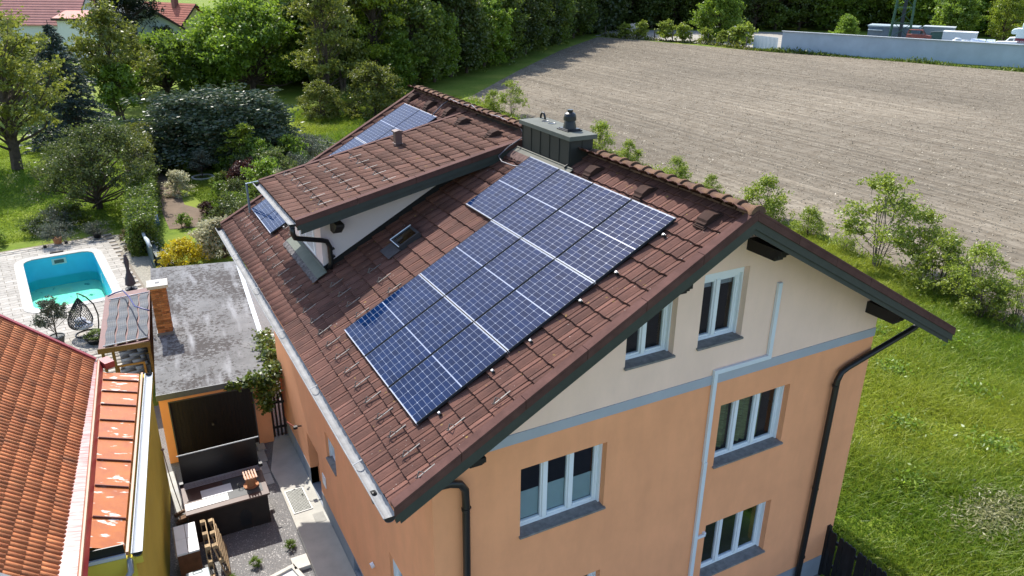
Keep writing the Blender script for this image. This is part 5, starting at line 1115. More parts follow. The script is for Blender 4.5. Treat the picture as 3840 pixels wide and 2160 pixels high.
# young trees and posts at the far field edge
K['young'] = tree_meshes('young', 3.6, 1.5, .6, 26, 120, .30, lSpring, 19, .45, trunk=.06, shell=.3)
yt = [(86.2, 113.5, .8), (88, 110.8, .95), (90.3, 106.5, 1.05), (91.5, 103.4, .95), (93.2, 99.3, .8), (94.0, 96, .75), (94.6, 93.4, 1.0), (95.0, 91.8, 1.15)]
for i, (x, y, s) in enumerate(yt): plant('young_tree', K['young'], (x, y, 0), '%s young tree on the far field edge, counted from the sand heap' % ORD[i], s=s, rz=i * 1.3, group='young trees at the far field edge')
mPost = M('post_grey', (.10, .085, .07), .9, .3)
pl_ = [(84.7, 117.6), (86.1, 114.6), (87.4, 111.5), (88.8, 108), (90.2, 104.6), (91.5, 101.4), (92.7, 98.2), (93.0, 93.5), (93.2, 89.5)]
for i, (x, y) in enumerate(pl_): tag(B().tube([(x, y, 0), (x + .05, y, 1.9)], [.11, .09], 8).lathe([(.09, 0), (.0, .06)], 8, (x + .05, y, 1.9), cap=False).obj('fence_post', mPost), '%s weathered post along the far field edge from the sand heap' % ORD[i], 'post', 'posts at the far field edge')
rg2 = np.random.default_rng(3); pts3 = []
def scrub(name, path, n, hh, ww, ls, mat, label, seed):
    r = np.random.default_rng(seed); path = np.array(path, float); seg = r.integers(0, len(path) - 1, n); t = r.random(n); P = path[seg] + (path[seg + 1] - path[seg]) * t[:, None]; k = np.sin(P[:, 0] * 1.7 + P[:, 1] * 1.1) * .5 + .6
    P = np.c_[P + r.normal(size=(n, 2)) * ww, np.abs(r.normal(size=n)) * hh * k]
    return tag(place(name, leafquads(name, P, ls, mat, .35, 0, seed, np.tile([0, 0, 1.], (n, 1)))), label, None, None, 'stuff')
scrub('weeds', [(84.5, 118), (87.4, 111.8), (92.8, 98.4), (93.3, 89.5), (95.2, 85)], 2600, .5, .5, .5, lOlive, 'weedy strip along the far field edge', 21)
scrub('wall_grass', [(93.5, 88), (95.0, 83.5), (100.9, 71), (107.5, 52.8), (116, 33)], 4200, .28, .35, .5, lMid, 'rough grass strip at the foot of the yard wall', 22)
# ------------------------------------------------------------------ yard behind the wall
mWall = M('wall_concrete', (.36, .43, .49), .9, .10, .5, .2, 6., detail=8)
def wallrun(name, a, b_, h0, h1, th, mat, label, cat):
    d = (Vector(b_) - Vector(a)); n_ = Vector((d.y, -d.x)).normalized() * th; p = [(*a, 0), (*b_, 0), (b_[0] + n_.x * -1, b_[1] - n_.y, 0), (a[0] - n_.x, a[1] - n_.y, 0)]
    o = B().add([q for q in p] + [(p[0][0], p[0][1], h0), (p[1][0], p[1][1], h1), (p[2][0], p[2][1], h1), (p[3][0], p[3][1], h0)], [(3, 2, 1, 0), (4, 5, 6, 7), (0, 1, 5, 4), (1, 2, 6, 5), (2, 3, 7, 6), (3, 0, 4, 7)]).obj(name, mat, fix=True); return tag(o, label, cat)
yw = wallrun('yard_wall', (95.3, 84.0), (121, 38.5), 3.15, 2.85, .25, mWall, 'long pale blue grey concrete wall at the far side of the field', 'wall')
cp_ = B().beam((95.2, 84.1, 3.20), (121.1, 38.4, 2.90), .45, .08).obj('coping', M('wall_cap', (.55, .58, .6), .8), yw)
cf = empty('corrugated_fence', (95.15, 84.5, 0), 0, 'white corrugated sheet fence at the end of the yard wall', 'fence')
for i in range(12): B().bb(-.05 + (i % 2) * .05, .0 + (i % 2) * .05, .1 + i * .44, .53 + i * .44, 0, 2.15).obj('sheet_rib', M('sheet_white', (.66, .72, .72), .5, .05), cf)
hill = B(); n = 14; vs = []
for i in range(n + 1):
    for j in range(n + 1):
        x, y = -3 + 6 * i / n, -2.4 + 4.8 * j / n; q = max(0, 1 - (x / 3) ** 2 - (y / 2.4) ** 2); vs.append((x, y, 2.3 * q ** .8 + .12 * rg2.normal() * q))
hill.add(vs, [(i * (n + 1) + j, (i + 1) * (n + 1) + j, (i + 1) * (n + 1) + j + 1, i * (n + 1) + j + 1) for i in range(n) for j in range(n)])
tag(hill.obj('sand_heap', M('sand', (.42, .36, .29), .95, .15, 2., .4), loc=(90.5, 116.5, -.05), smooth=True), 'pale heap of sand behind the far fence posts', 'heap')
sheet('yard', [(84, 120), (86.5, 111.5), (93, 98), (95.6, 84.3), (121.3, 38.6), (150, 50), (130, 110), (96, 131)], .0, M('yard_ground', (.30, .28, .24), .95, .2, .6))
BH = Vector((.86, .5, 0)); AL = Vector((.49, -.87, 0))
def yb(a, d): return Vector((95.3, 84.0, 0)) + AL * a + BH * d      # along the wall, behind it
def yobj(name, a, d, label, cat, rz=-1.058): return empty(name, tuple(yb(a, d)), rz, label, cat)
hu = yobj('dark_hut', 10.8, 12, 'dark blue grey flat hut behind the wall at the mast foot', 'hut')
B().bb(0, 7.6, 0, 4, 0, 3.75).obj('wall', M('hut_blue', (.10, .14, .18), .7, .15, 1.), hu); B().bb(-.15, 7.35, -.2, 4.2, 3.75, 3.95).obj('roof', M('hut_roof', (.30, .36, .38), .6), hu); B().bb(.05, 2.2, -.6, 0, 3.2, 3.3).obj('awning', M('awning', (.45, .52, .55), .6), hu); B().bb(6.0, 6.6, -.03, 0, 1.8, 3.0).obj('window', M('hut_win', (.4, .45, .48), .4), hu)
ct_ = yobj('container', 18.7, 14, 'grey corrugated container beside the dark hut', 'container')
B().bb(0, 4.4, 0, 2.6, 0, 3.9).obj('body', M('cont_grey', (.26, .29, .30), .6, .1), ct_); B().bb(-.1, 4.5, -.15, 2.75, 3.9, 4.02).obj('roof', M('cont_roof', (.42, .46, .47), .6), ct_)
for i in range(11): B().bb(.1 + i * .37, .27 + i * .37, -.05, 0, .1, 3.85).obj('rib', MATS['cont_grey'], ct_)
cr = yobj('rusty_car_wreck', 17.2, 5.5, 'rusty red car wreck without glass raised behind the wall', 'car')
mWr = M('wreck', (.20, .06, .045), .8, .35, 3.); 
B().bb(-.1, 3.4, -.2, 2.2, 0, 2.45).obj('stand', M('wreck_stand', (.03, .03, .03), .9), cr)
B().prism([(0, 0, 2.55), (3.4, 0, 2.55), (3.4, 0, 3.15), (2.5, 0, 3.25), (.05, 0, 3.25)], (0, 1.6, 0)).obj('body', mWr, cr, fix=True)
B().prism([(.35, .1, 3.95), (2.0, .1, 3.95), (2.2, .1, 3.88), (.2, .1, 3.88)], (0, 1.4, 0)).obj('roof', mWr, cr, fix=True)
for x0_, x1_ in ((.05, .28), (1.15, 1.15), (2.6, 2.1)):
    for y_ in (.12, 1.45): B().beam((x0_, y_, 3.2), (x1_, y_, 3.92), .07, .09).obj('pillar', mWr, cr)
for x_ in (.7, 2.7): B().tube([(x_, -.02, 2.58), (x_, .18, 2.58)], .30, 14).obj('wheel', mBlack, cr)
bxw = yobj('box_trailer', 21.9, 9.5, 'large white box trailer behind the yard wall', 'trailer')
B().bb(0, 4.6, 0, 2.5, .5, 3.55).obj('body', M('trailer_white', (.55, .60, .62), .5, .05), bxw, bevel=.04); B().bb(-.05, 4.65, -.05, 2.55, 3.55, 3.68).obj('roof', M('trailer_roof', (.75, .76, .76), .5), bxw); B().bb(.3, 4.3, .4, 2.1, 0, .5).obj('chassis', mBlack, bxw)
for k_ in (1.0, 3.6): B().tube([(k_, -.02, .45), (k_, .25, .45)], .45, 14).obj('wheel', mBlack, bxw)
hc = empty('green_tarp_frame', tuple(yb(20.2, 10)), -1.058, 'green covered frame beside the white trailer', 'shelter'); B().prism([(0, 0, 0), (0, 0, 3.4), (1.7, 0, 3.6), (1.7, 0, 0)], (0, 2.2, 0)).obj('tarp', M('tarp_green', (.06, .12, .10), .7, .2), hc, fix=True); B().beam((-.1, -.05, 3.45), (1.8, -.05, 3.65), .1, .1).obj('top_bar', mZinc, hc)
bg_ = yobj('white_bags', 23.9, 3.0, 'pile of white bags stacked behind the wall', 'bags')
for i in range(9):
    b = B().lathe([(0, 0), (.35, .02), (.45, .12), (.38, .24), (0, .27)], 10); b.obj('bag', M('bag_white', (.7, .72, .74), .7, .1), bg_, smooth=True, mat=Matrix.Translation((  .5 * (i % 4) + .25 * (i // 4), .3 * (i % 2), 2.55 + .24 * (i // 4))))
B().bb(-.3, 2.6, -.3, .9, 0, 2.55).obj('rack', mSheetD, bg_)
for i, (a_, l_) in enumerate(((26.0, 1.9), (28.0, 1.1))):
    t_ = yobj('solar_table', a_, 3.2, ['pale flat panel rack behind the wall, next to the white bags', 'pale flat panel rack behind the wall, next to the white boat'][i], 'rack'); B().prism([(0, 0, 2.85), (l_, 0, 2.85), (l_, 1.6, 3.1), (0, 1.6, 3.1)], (0, 0, .07)).obj('panel', M('rack_pale', (.55, .60, .64), .4), t_, fix=True)
    for x_ in (.2, l_ - .2): B().bb(x_, x_ + .1, .4, .5, 0, 2.9).obj('leg', mBlack, t_)
bo = yobj('white_boat_cover', 29.0, 3.4, 'low white covered boat hull behind the wall end', 'boat'); B().prism([(0, 0, 2.0), (2.7, 0, 2.0), (2.8, 0, 3.1), (.4, 0, 3.0), (-.1, 0, 2.8)], (0, 1.8, 0)).obj('hull', M('boat_white', (.72, .73, .72), .5, .05), bo, fix=True); B().bb(.4, 2.4, .4, 1.4, 0, 2.0).obj('trailer', mBlack, bo)
vn = yobj('white_van_cab', 29.9, 8.0, 'white delivery van cab beside the lettered camper', 'van'); B().prism([(0, 0, .4), (4.2, 0, .4), (4.2, 0, 3.35), (1.5, 0, 3.38), (.9, 0, 3.3), (.15, 0, 2.35), (0, 0, 1.6)], (0, 1.9, 0)).obj('body', M('van_white', (.72, .74, .76), .35, .03), vn, fix=True, bevel=.05)
B().prism([(.5, -.01, 2.55), (1.4, -.01, 2.55), (1.4, -.01, 3.15), (.95, -.01, 3.15)], (0, .02, 0)).obj('side_window', M('van_glass', (.06, .09, .11), .1), vn, fix=True)
for k_ in (.9, 3.4): B().tube([(k_, -.02, .38), (k_, .2, .38)], .38, 14).obj('wheel', mBlack, vn)
cp2 = yobj('camper_truck', 31.3, 6.0, 'tall white camper truck with dark red stripe and lettering', 'truck')
mCw = M('camper_white', (.56, .66, .66), .4, .04)
B().bb(.2, 9, 0, 2.3, .5, 4.75).obj('body', mCw, cp2, bevel=.06); B().prism([(-.45, .1, 4.05), (-.45, .1, 4.35), (-.2, .1, 4.6), (.2, .1, 4.7), (.2, .1, 3.95), (-.25, .1, 3.95)], (0, 2.1, 0)).obj('overhang', mCw, cp2, fix=True); B().bb(.75, 9, .2, 2.1, 4.76, 5.45).obj('roof_box', mCw, cp2, bevel=.12)
sr = B().bb(.2, 9, -.012, -.002, 2.78, 3.45).obj('stripe', M('stripe_red', (.16, .02, .035), .5, .1), cp2)
text('lettering', 'FLEISCHEREI', .36, M('letter_white', (.8, .8, .8), .5), cp2, frame((.55, -.016, 2.84), (1, 0, 0), (0, 0, 1), (0, -1, 0)))
for k_ in (1.5, 7.0): B().tube([(k_, -.02, .48), (k_, .25, .48)], .48, 14).obj('wheel', mBlack, cp2)
for i, (a_, d_, w_, h_, lab) in enumerate(((-19.0, 19, 3.2, 1.95, 'white van half hidden by young trees near the sand heap'), (-16.4, 20, 3.2, 2.05, 'white van with dark windscreen behind the young trees'))):
    v_ = yobj('parked_van', a_, d_, lab, 'van'); B().prism([(0, 0, .3), (w_, 0, .3), (w_, 0, h_ - .1), (w_ - .4, 0, h_), (1.3, 0, h_), (.5, 0, h_ - .9), (0, 0, 1.2)], (0, 1.9, 0)).obj('body', MATS['van_white'], v_, fix=True, bevel=.05); B().prism([(.62, -.01, h_ - .75), (2.6, -.01, h_ - .75), (2.6, -.01, h_ - .2), (1.25, -.01, h_ - .2)], (0, .02, 0)).obj('window', MATS['van_glass'], v_, fix=True)
    for k_ in (.8, w_ - .8): B().tube([(k_, -.02, .33), (k_, .2, .33)], .33, 12).obj('wheel', mBlack, v_)
# lattice mast
ms = empty('lattice_mast', tuple(yb(15.9, 9.5)), -1.0, 'green steel lattice mast rising out of the picture behind the hut', 'mast')
mGr = M('mast_green', (.030, .085, .050), .5, .2)
W0, HM = 1.5, 26.
cor = lambda z, i: Vector(((-1 if i in (0, 3) else 1) * W0 * (1 - .6 * z / HM), (-1 if i < 2 else 1) * W0 * (1 - .6 * z / HM), z))
for i in range(4): B().tube([cor(0, i), cor(HM, i)], [.13, .07], 6).obj('leg', mGr, ms)
for s_ in range(11):
    z0_, z1_ = s_ * 2.3, (s_ + 1) * 2.3
    for i in range(4): B().tube([cor(z0_, i), cor(z1_, (i + 1) % 4)], .05, 5).tube([cor(z1_, i), cor(z1_, (i + 1) % 4)], .045, 5).obj('brace', mGr, ms)
B().bb(-.25, .25, -.25, .25, 0, HM).obj('cable_ladder', M('ladder_dark', (.02, .03, .035), .6), ms)
# ------------------------------------------------------------------ houses behind the gardens
def cottage(name, o, rz, W, L, he, hr, wc, rc, label, wins=(), ch_=None, ov=.5):
    e = empty(name, o, rz, label, 'house'); b = B(); b.prism([(0, 0, 0), (W, 0, 0), (W, 0, he), (W / 2, 0, hr - .25), (0, 0, he)], (0, L, 0)); b.obj('wall', wc, e, fix=True)
    sl = (hr - he) / (W / 2)
    for s_ in (0, 1):
        xa, xb = (-ov, W / 2) if s_ == 0 else (W + ov, W / 2); za = he - sl * ov
        r_ = B().prism([(xa, -ov, za), (xb, -ov, hr), (xb, -ov, hr + .16), (xa, -ov, za + .16)], (0, L + 2 * ov, 0)).obj('roof', rc, e, fix=True)
        n = 14; 
        for i in range(n):
            t = i / n; p = Vector((xa + (xb - xa) * t, -ov, za + (hr - za) * t + .17)); B().beam(p, p + Vector((0, L + 2 * ov, 0)), .05, .04).obj('tile_course', rc, r_)
        B().prism([(xa, -ov - .04, za - .15), (xb, -ov - .04, hr - .15), (xb, -ov - .04, hr + .18), (xa, -ov - .04, za + .18)], (0, .04, 0)).obj('verge_board', M('verge_dark', (.05, .03, .025), .7), r_, fix=True)
    for (x0_, x1_, z0_, z1_) in wins:
        w_ = B().bb(x0_, x1_, -.05, .02, z0_, z1_).obj('window', mPVC, e); m_ = (x0_ + x1_) / 2
        for q0, q1 in ((x0_ + .1, m_ - .08), (m_ + .08, x1_ - .1)): B().bb(q0, q1, -.06, -.05, z0_ + .1, z1_ - .1).obj('pane', M('far_glass', (.05, .07, .09), .1), w_)
    if ch_: B().bb(ch_[0], ch_[0] + .7, ch_[1], ch_[1] + .7, ch_[2], ch_[2] + 1.4).obj('chimney', M('far_chimney', (.20, .09, .07), .9), e)
    return e
mWY = M('far_yellow', (.66, .60, .26), .9, .04); mWP = M('far_pale', (.55, .62, .56), .9, .05); mWG = M('far_white', (.62, .64, .62), .9, .05)
cottage('far_house', (9.3, 115.6, 0), math.radians(33), 7.6, 10, 3.2, 6.7, mWY, M('roof_brick', (.36, .11, .07), .85, .15, 1.), 'light yellow house with brick red roof and gable window', [(2.9, 4.6, 2.9, 4.2)], (3.0, 3.0, 6.2))
cottage('far_house', (.9, 101.4, 0), math.radians(18), 8.2, 8, 4.7, 7.4, mWP, M('roof_pale', (.22, .24, .25), .7, .1, 1.), 'pale green gabled house with dark verge boards')
cottage('far_house', (-3.2, 118.5, 0), math.radians(62), 9, 13, 4.6, 8.6, mWG, M('roof_pink', (.50, .22, .18), .8, .1, 1.), 'white house with pink tiled roof behind the olive trees')
cottage('far_house', (-13, 133, 0), math.radians(62), 9, 14, 4.0, 7.6, mWG, M('roof_slate', (.13, .17, .18), .6, .15, 1.), 'house with dark slate roof at the top picture edge')
cottage('far_house', (38, 140, 0), math.radians(40), 10, 10, 5.2, 9.0, mWG, M('roof_bluegrey', (.36, .44, .50), .5, .1, 1.), 'house with pale blue grey roof glimpsed above the yellow tree')
bay = empty('bay_extension', (-2.2, 115.6, 0), math.radians(62), 'projecting white bay with its own pink roof on the far house', 'bay'); B().bb(0, 3.2, 0, 3.4, 0, 5.1).obj('wall', mWG, bay); B().prism([(-.5, -.4, 5.1), (3.6, -.4, 5.9), (3.6, -.4, 6.1), (-.5, -.4, 5.3)], (0, 4.2, 0)).obj('roof', MATS['roof_pink'], bay, fix=True); B().bb(-.55, -.5, -.45, 3.85, 5.0, 5.32).obj('fascia', M('fascia_dark', (.04, .02, .02), .6), bay)
sl_ = empty('street_lamp', (33.5, 172, 0), 2.4, 'pale curved street lamp beside the far meadow', 'street lamp'); B().tube([(0, 0, 0), (0, 0, 5.2), (.5, 0, 6.0), (1.4, 0, 6.2)], [.10, .07, .06, .06], 8).obj('pole', mZinc, sl_); B().box((1.75, 0, 6.15), (.9, .3, .16)).obj('head', mPVC, sl_)
# ------------------------------------------------------------------ hedges
def hedge_mesh(name, L, W, H, n, ls, mat, seed, top=1.0, wob=.12):
    r = np.random.default_rng(seed); f = r.random(n); x = r.uniform(-W / 2, W / 2, n); y = r.uniform(0, L, n); z = r.uniform(.02, H, n)
    k = r.integers(0, 5, n); x = np.where(k == 0, -W / 2, np.where(k == 1, W / 2, x)); z = np.where((k == 2) | (k == 3), H, z); y = np.where(k == 4, np.where(r.random(n) < .5, 0, L), y)
    w = wob * (np.sin(y * 1.9 + z * 2.3) + np.sin(y * .8 + x * 3) + np.sin(z * 3.1 + x * 2)); P = np.c_[x + w * np.sign(x) * .5 + r.normal(size=n) * (.06 + wob * .3), y + r.normal(size=n) * (.06 + wob * .3), z + w * .8 * (z > H * .8) + r.normal(size=n) * .07]
    P[:, 2] = np.maximum(P[:, 2], .03); return leafquads(name, P, ls, mat, .55, .4, seed)
def hedge(name, o, rz, L, W, H, n, ls, mat, label, seed, wob=.12):
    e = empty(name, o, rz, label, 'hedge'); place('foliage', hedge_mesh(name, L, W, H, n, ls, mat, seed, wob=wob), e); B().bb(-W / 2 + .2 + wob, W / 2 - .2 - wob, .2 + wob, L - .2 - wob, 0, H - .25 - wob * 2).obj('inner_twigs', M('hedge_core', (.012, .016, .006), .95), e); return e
hedge('clipped_hedge', (-2.35, 29.4, 0), -.085, 10.5, 1.15, 1.85, 15000, .13, lMid, 'clipped green hedge running away from the patio corner', 31)
hedge('clipped_hedge', (-1.5, 39.9, 0), -.085, 9.0, 1.25, 2.7, 12000, .15, lOlive, 'taller olive hedge continuing behind the clipped one', 32)
K['laurel'] = tree_meshes('laurel', 4.7, 1.95, .1, 150, 420, .17, lLaur, 33, .62, trunk=.1, stems=6, shell=.55, prof=lambda t: (1 - (t * .9) ** 3) ** .5)
e = empty('laurel_hedge', (4.0, 45.9, 0), 0, 'tall glossy dark evergreen hedge across the back garden', 'hedge'); S_ = Matrix.Diagonal((2.15, .95, 1, 1)); place('stems', K['laurel'][0], e, S_); place('foliage', K['laurel'][1], e, S_)
# ------------------------------------------------------------------ garden shrubs
def shrub(key, h, r, n, ls, mat, seed, nc=26, base=.08, rc=None, asp=.5): K[key] = tree_meshes(key, h, r, base, nc, n, ls, mat, seed, rc or r * .32, trunk=.05, stems=3, shell=.4, asp=asp)
shrub('s_green', 1.3, .8, 120, .12, lMid, 40); shrub('s_bright', 1.4, .75, 120, .12, lBright, 41); shrub('s_grey', 1.5, 1.3, 150, .10, lGrey, 42, 30); shrub('s_cream', 1.3, .75, 120, .12, lCream, 43); shrub('s_red', 1.4, 1.0, 150, .12, lRed, 44, 28); shrub('s_gold', 1.0, .8, 150, .11, lGold, 45); shrub('s_apple', 1.4, .9, 120, .11, lApple, 46)
K['sap'] = tree_meshes('sap', 3.4, 1.2, .5, 34, 120, .15, lYel, 47, .33, trunk=.05, shell=.2, prof=lambda t: 1.05 - .75 * t, flat=.28)
SH = [('s_green', 1.4, 51, 1., 'green shrub at the shaded foot of the glossy hedge', 'low'), ('s_apple', 2.8, 51, 1.1, 'dull green shrub beside the first hedge shrub', 0), ('s_bright', 2.4, 50.2, .8, 'small fresh green shrub before the glossy hedge', 0), ('s_cream', .35, 39.4, 1.05, 'cream leaved shrub beside the soil path', 0), ('s_red', 4.1, 39.2, 1.1, 'dark red leaved shrub near the dormer corner', 0), ('s_gold', 5.2, 40.6, .55, 'small yellow shrub behind the dark red one', 0), ('s_grey', 9.3, 45.0, 1.25, 'wide grey leaved shrub near the far roof verge', 0), ('s_apple', 7.3, 46.2, 1.2, 'dull green shrub next to the wide grey one', 0), ('s_grey', 10.8, 47, .85, 'smaller grey shrub by the meadow edge', 0), ('s_green', 1.0, 44.3, .9, 'low green shrub beside the ringed bed', 0), ('s_bright', 3.6, 44.2, .95, 'fresh green shrub right of the ringed tree', 0), ('s_apple', 4.4, 42.2, 1.1, 'dull shrub behind the dark red one', 0), ('s_apple', 1.7, 31.8, 1.15, 'bushy green shrub close to the house eave', 0), ('s_green', 2.3, 33.6, 1.1, 'green shrub near the eave behind the bushy one', 0), ('s_red', 1.2, 34.9, .45, 'small dark twiggy shrub on the soil patch', 0), ('s_gold', -1.05, 27.3, 1.15, 'bright yellow shrub behind the garage roof', 0), ('s_cream', .85, 27.6, 1.35, 'cream white flowering shrub at the house eave', 0), ('s_cream', .55, 28.6, 1.1, 'smaller cream flowering shrub beside the larger one', 0),
      ('s_green', -6.9, 35.2, .75, 'low green bush at the left of the lawn flower bed', 0), ('s_grey', -6.2, 35.3, .75, 'grey leaved bush in the middle of the lawn flower bed', 0), ('s_green', -5.3, 36.2, .95, 'dark bush at the right of the lawn flower bed', 0), ('s_bright', -8.5, 33.9, .5, 'small green plant at the edge of the lawn by the paving', 0), ('s_apple', 1.9, 47.0, .8, 'small shrub between hedge and ringed tree', 0), ('s_cream', 5.9, 38.6, .8, 'whitish shrub beside the dark red one', 0), ('s_grey', 7.6, 41.5, .9, 'grey shrub just above the far eave', 0), ('s_bright', -.2, 33.0, .5, 'thin sapling on the soil patch', 0)]
SH += [('s_apple', 3.0, 46.8, 1.0, 'dull green shrub before the middle of the glossy hedge', 0), ('s_bright', 6.3, 47.2, 1.2, 'fresh green shrub behind the layered sapling', 0), ('s_green', 2.9, 39.8, .8, 'low green shrub left of the dark red one', 0), ('s_bright', 2.4, 37.6, .7, 'small fresh shrub on the lawn before the dark red one', 0), ('s_apple', 3.2, 36.2, 1.0, 'dull green shrub close below the dark red one', 0), ('s_green', 3.6, 34.4, 1.1, 'dark green shrub partly behind the far eave', 0), ('s_grey', 6.6, 44.0, .8, 'grey green shrub beside the layered sapling', 0), ('s_apple', -6.0, 36.6, .8, 'dull bush at the back of the lawn flower bed', 0)]
SH += [('s_bright', 4.9, 36.8, 1.5, 'tall fresh green shrub beside the far eave corner', 0), ('s_bright', 5.6, 42.6, 1.5, 'tall light shrub at the foot of the layered sapling', 0), ('s_apple', 6.4, 40.2, 1.5, 'tall dull green shrub behind the dark red one', 0), ('s_bright', 7.9, 43.6, 1.4, 'light green shrub below the wide grey one', 0), ('s_bright', 1.3, 47.8, 1.3, 'light green shrub at the hedge end by the soil path', 0), ('s_bright', 3.9, 46.0, 1.2, 'light green shrub left of the layered sapling', 0), ('s_apple', 2.9, 30.6, 1.2, 'dull shrub half hidden by the long eave', 0)]
for k, x, y, s, lab, _ in SH: plant('garden_shrub', K[k], (x, y, 0), lab, 'shrub', s=s, rz=x * 3.1 + y)
plant('golden_sapling', K['sap'], (4.75, 43.2, 0), 'slender layered yellow green sapling before the glossy hedge')
rt_ = empty('ring_bed', (2.16, 43.0, 0), 0, 'small round bed with pale stone edging on the lawn', 'flower bed')
for i in range(16):
    a = i * 2 * math.pi / 16; B().box((.62 * math.cos(a), .62 * math.sin(a), .04), (.12, .23, .10), a).obj('edging_stone', M('edging', (.5, .48, .42), .9, .1), rt_)
B().lathe([(0, .02), (.56, .02)], 20, cap=False).obj('soil', M('soil', (.05, .035, .025)), rt_)
K['olive_s'] = tree_meshes('olive_s', 1.75, .62, .5, 30, 110, .09, lGrey, 48, .2, trunk=.035)
plant('small_ringed_tree', K['olive_s'], (2.16, 43.0, 0), 'small grey green tree in the ringed bed', s=1.0)
# potted plants on the patio
for loc, s, pc_, rr, hh_, lab in (((-5.95, 33.0, .02), .95, mTerra, .22, .32, 'grey leaved shrub in orange clay pot at the lawn side'), ((-4.22, 33.1, .02), .72, mBlack, .22, .28, 'grey leaved shrub in black pot at the lawn corner'), ((-5.94, 20.9, .02), .95, M('pot_grey', (.12, .125, .12), .8), .27, .34, 'airy olive tree in dark grey pot by the pool')):
    e = pot('potted_plant', loc, rr, hh_, pc_, lab); q = K['olive_s'] if s > .9 and rr > .25 else K['s_grey']; s2 = .85 if q is K['olive_s'] else s * .62
    place('stems', q[0], e, Matrix.Translation((0, 0, hh_ * .8)) @ Matrix.Diagonal((s2, s2, s2, 1))); place('foliage', q[1], e, Matrix.Translation((0, 0, hh_ * .8)) @ Matrix.Diagonal((s2, s2, s2, 1)))
e = pot('planter_bowl', (-4.72, 20.45, .02), .38, .22, mBlack, 'wide black bowl of leafy green plants below the hanging chair'); 
place('foliage', K['s_bright'][1], e, Matrix.Translation((0, 0, .15)) @ Matrix.Diagonal((.45, .45, .22, 1)))
shrub('tuft', .7, .35, 90, .22, leafmat('leaf_straw', (.10, .085, .03), (.19, .15, .06), .3), 49, 10, asp=.12)
for x, y, s, lab in ((-3.04, 31.9, 1., 'brown ornamental grass tuft beside the hedge end'), (-2.98, 30.3, .8, 'green brown grass tuft beside the patio corner')): plant('grass_tuft', K['tuft'], (x, y, 0), lab, 'grass', s=s)
sheet('gravel_bed', [(-3.55, 33.3), (-2.72, 25.4), (-2.95, 21.6), (-2.0, 21.4), (-2.2, 29.2), (-2.9, 29.6), (-3.0, 33.2)], .003, M('pebbles', (.27, .25, .20), .95, .35, 12., .8, 50.))
sheet('soil_path', [(-.9, 33), (1.3, 32.5), (1.6, 35), (.35, 37.3), (.5, 41), (-.1, 46), (-.7, 46), (-.95, 40)], .003, M('soil_patch', (.135, .095, .062), .95, .25, 1.5, .6, 20.))
# low fence between garden and meadow
gf = empty('garden_fence', (8.6, 50.5, 0), 0, 'thin green wire garden fence between garden and meadow', 'fence')
for i in range(5): B().tube([(i * 1.2, -i * 2.6, 0), (i * 1.2, -i * 2.6, 1.1)], .05, 6).obj('post', M('fence_green', (.03, .05, .04), .6), gf)
for z_ in (.3, .65, 1.0): B().tube([(0, 0, z_), (4.8, -10.4, z_)], .02, 5).obj('wire', MATS['fence_green'], gf)
# ivy on the garage corner
def ivy(name, pts_, n, sz_, label, seed, spread=.14):
    r = np.random.default_rng(seed); A = np.array([p[:3] for p in pts_]); Rr_ = np.array([p[3] for p in pts_]); k = r.integers(0, len(A), n); P = A[k] + r.normal(size=(n, 3)) * Rr_[k][:, None]
    b = B()
    for i in range(len(A) - 1): branch_tube(b, A[i], A[i + 1], .015, .01, r)
    e = empty(name, tuple(A[0] * [1, 1, 0]), 0, label, 'climbing plant'); m_ = Matrix.Translation(-Vector(A[0] * [1, 1, 0]))
    place('foliage', leafquads(name, P, sz_, lIvy, .8, .5, seed), e, m_); place('stems', b.mesh(name + '_stems', mBark), e, m_)
ivy('ivy', [(-.55, 10.98, 1.35, .09), (-.58, 10.98, 1.6, .12), (-.52, 10.95, 1.9, .14), (-.45, 10.93, 2.15, .15), (-.30, 11.0, 2.3, .14), (-.75, 10.93, 2.22, .10), (-.95, 10.95, 2.2, .08), (-1.2, 10.98, 2.18, .06), (-1.45, 11.0, 2.17, .05)], 2600, .10, 'leafy ivy hanging over the garage door corner', 61)
ivy('ivy', [(-.20, 11.2, 2.3, .10), (-.15, 11.9, 2.35, .12), (-.10, 12.5, 2.4, .14), (-.06, 13.1, 2.4, .12), (.10, 12.4, 1.8, .25), (.1, 13.2, 1.7, .25), (.12, 11.9, 1.2, .22)], 2600, .11, 'ivy creeping along the garage roof edge beside the house', 62)
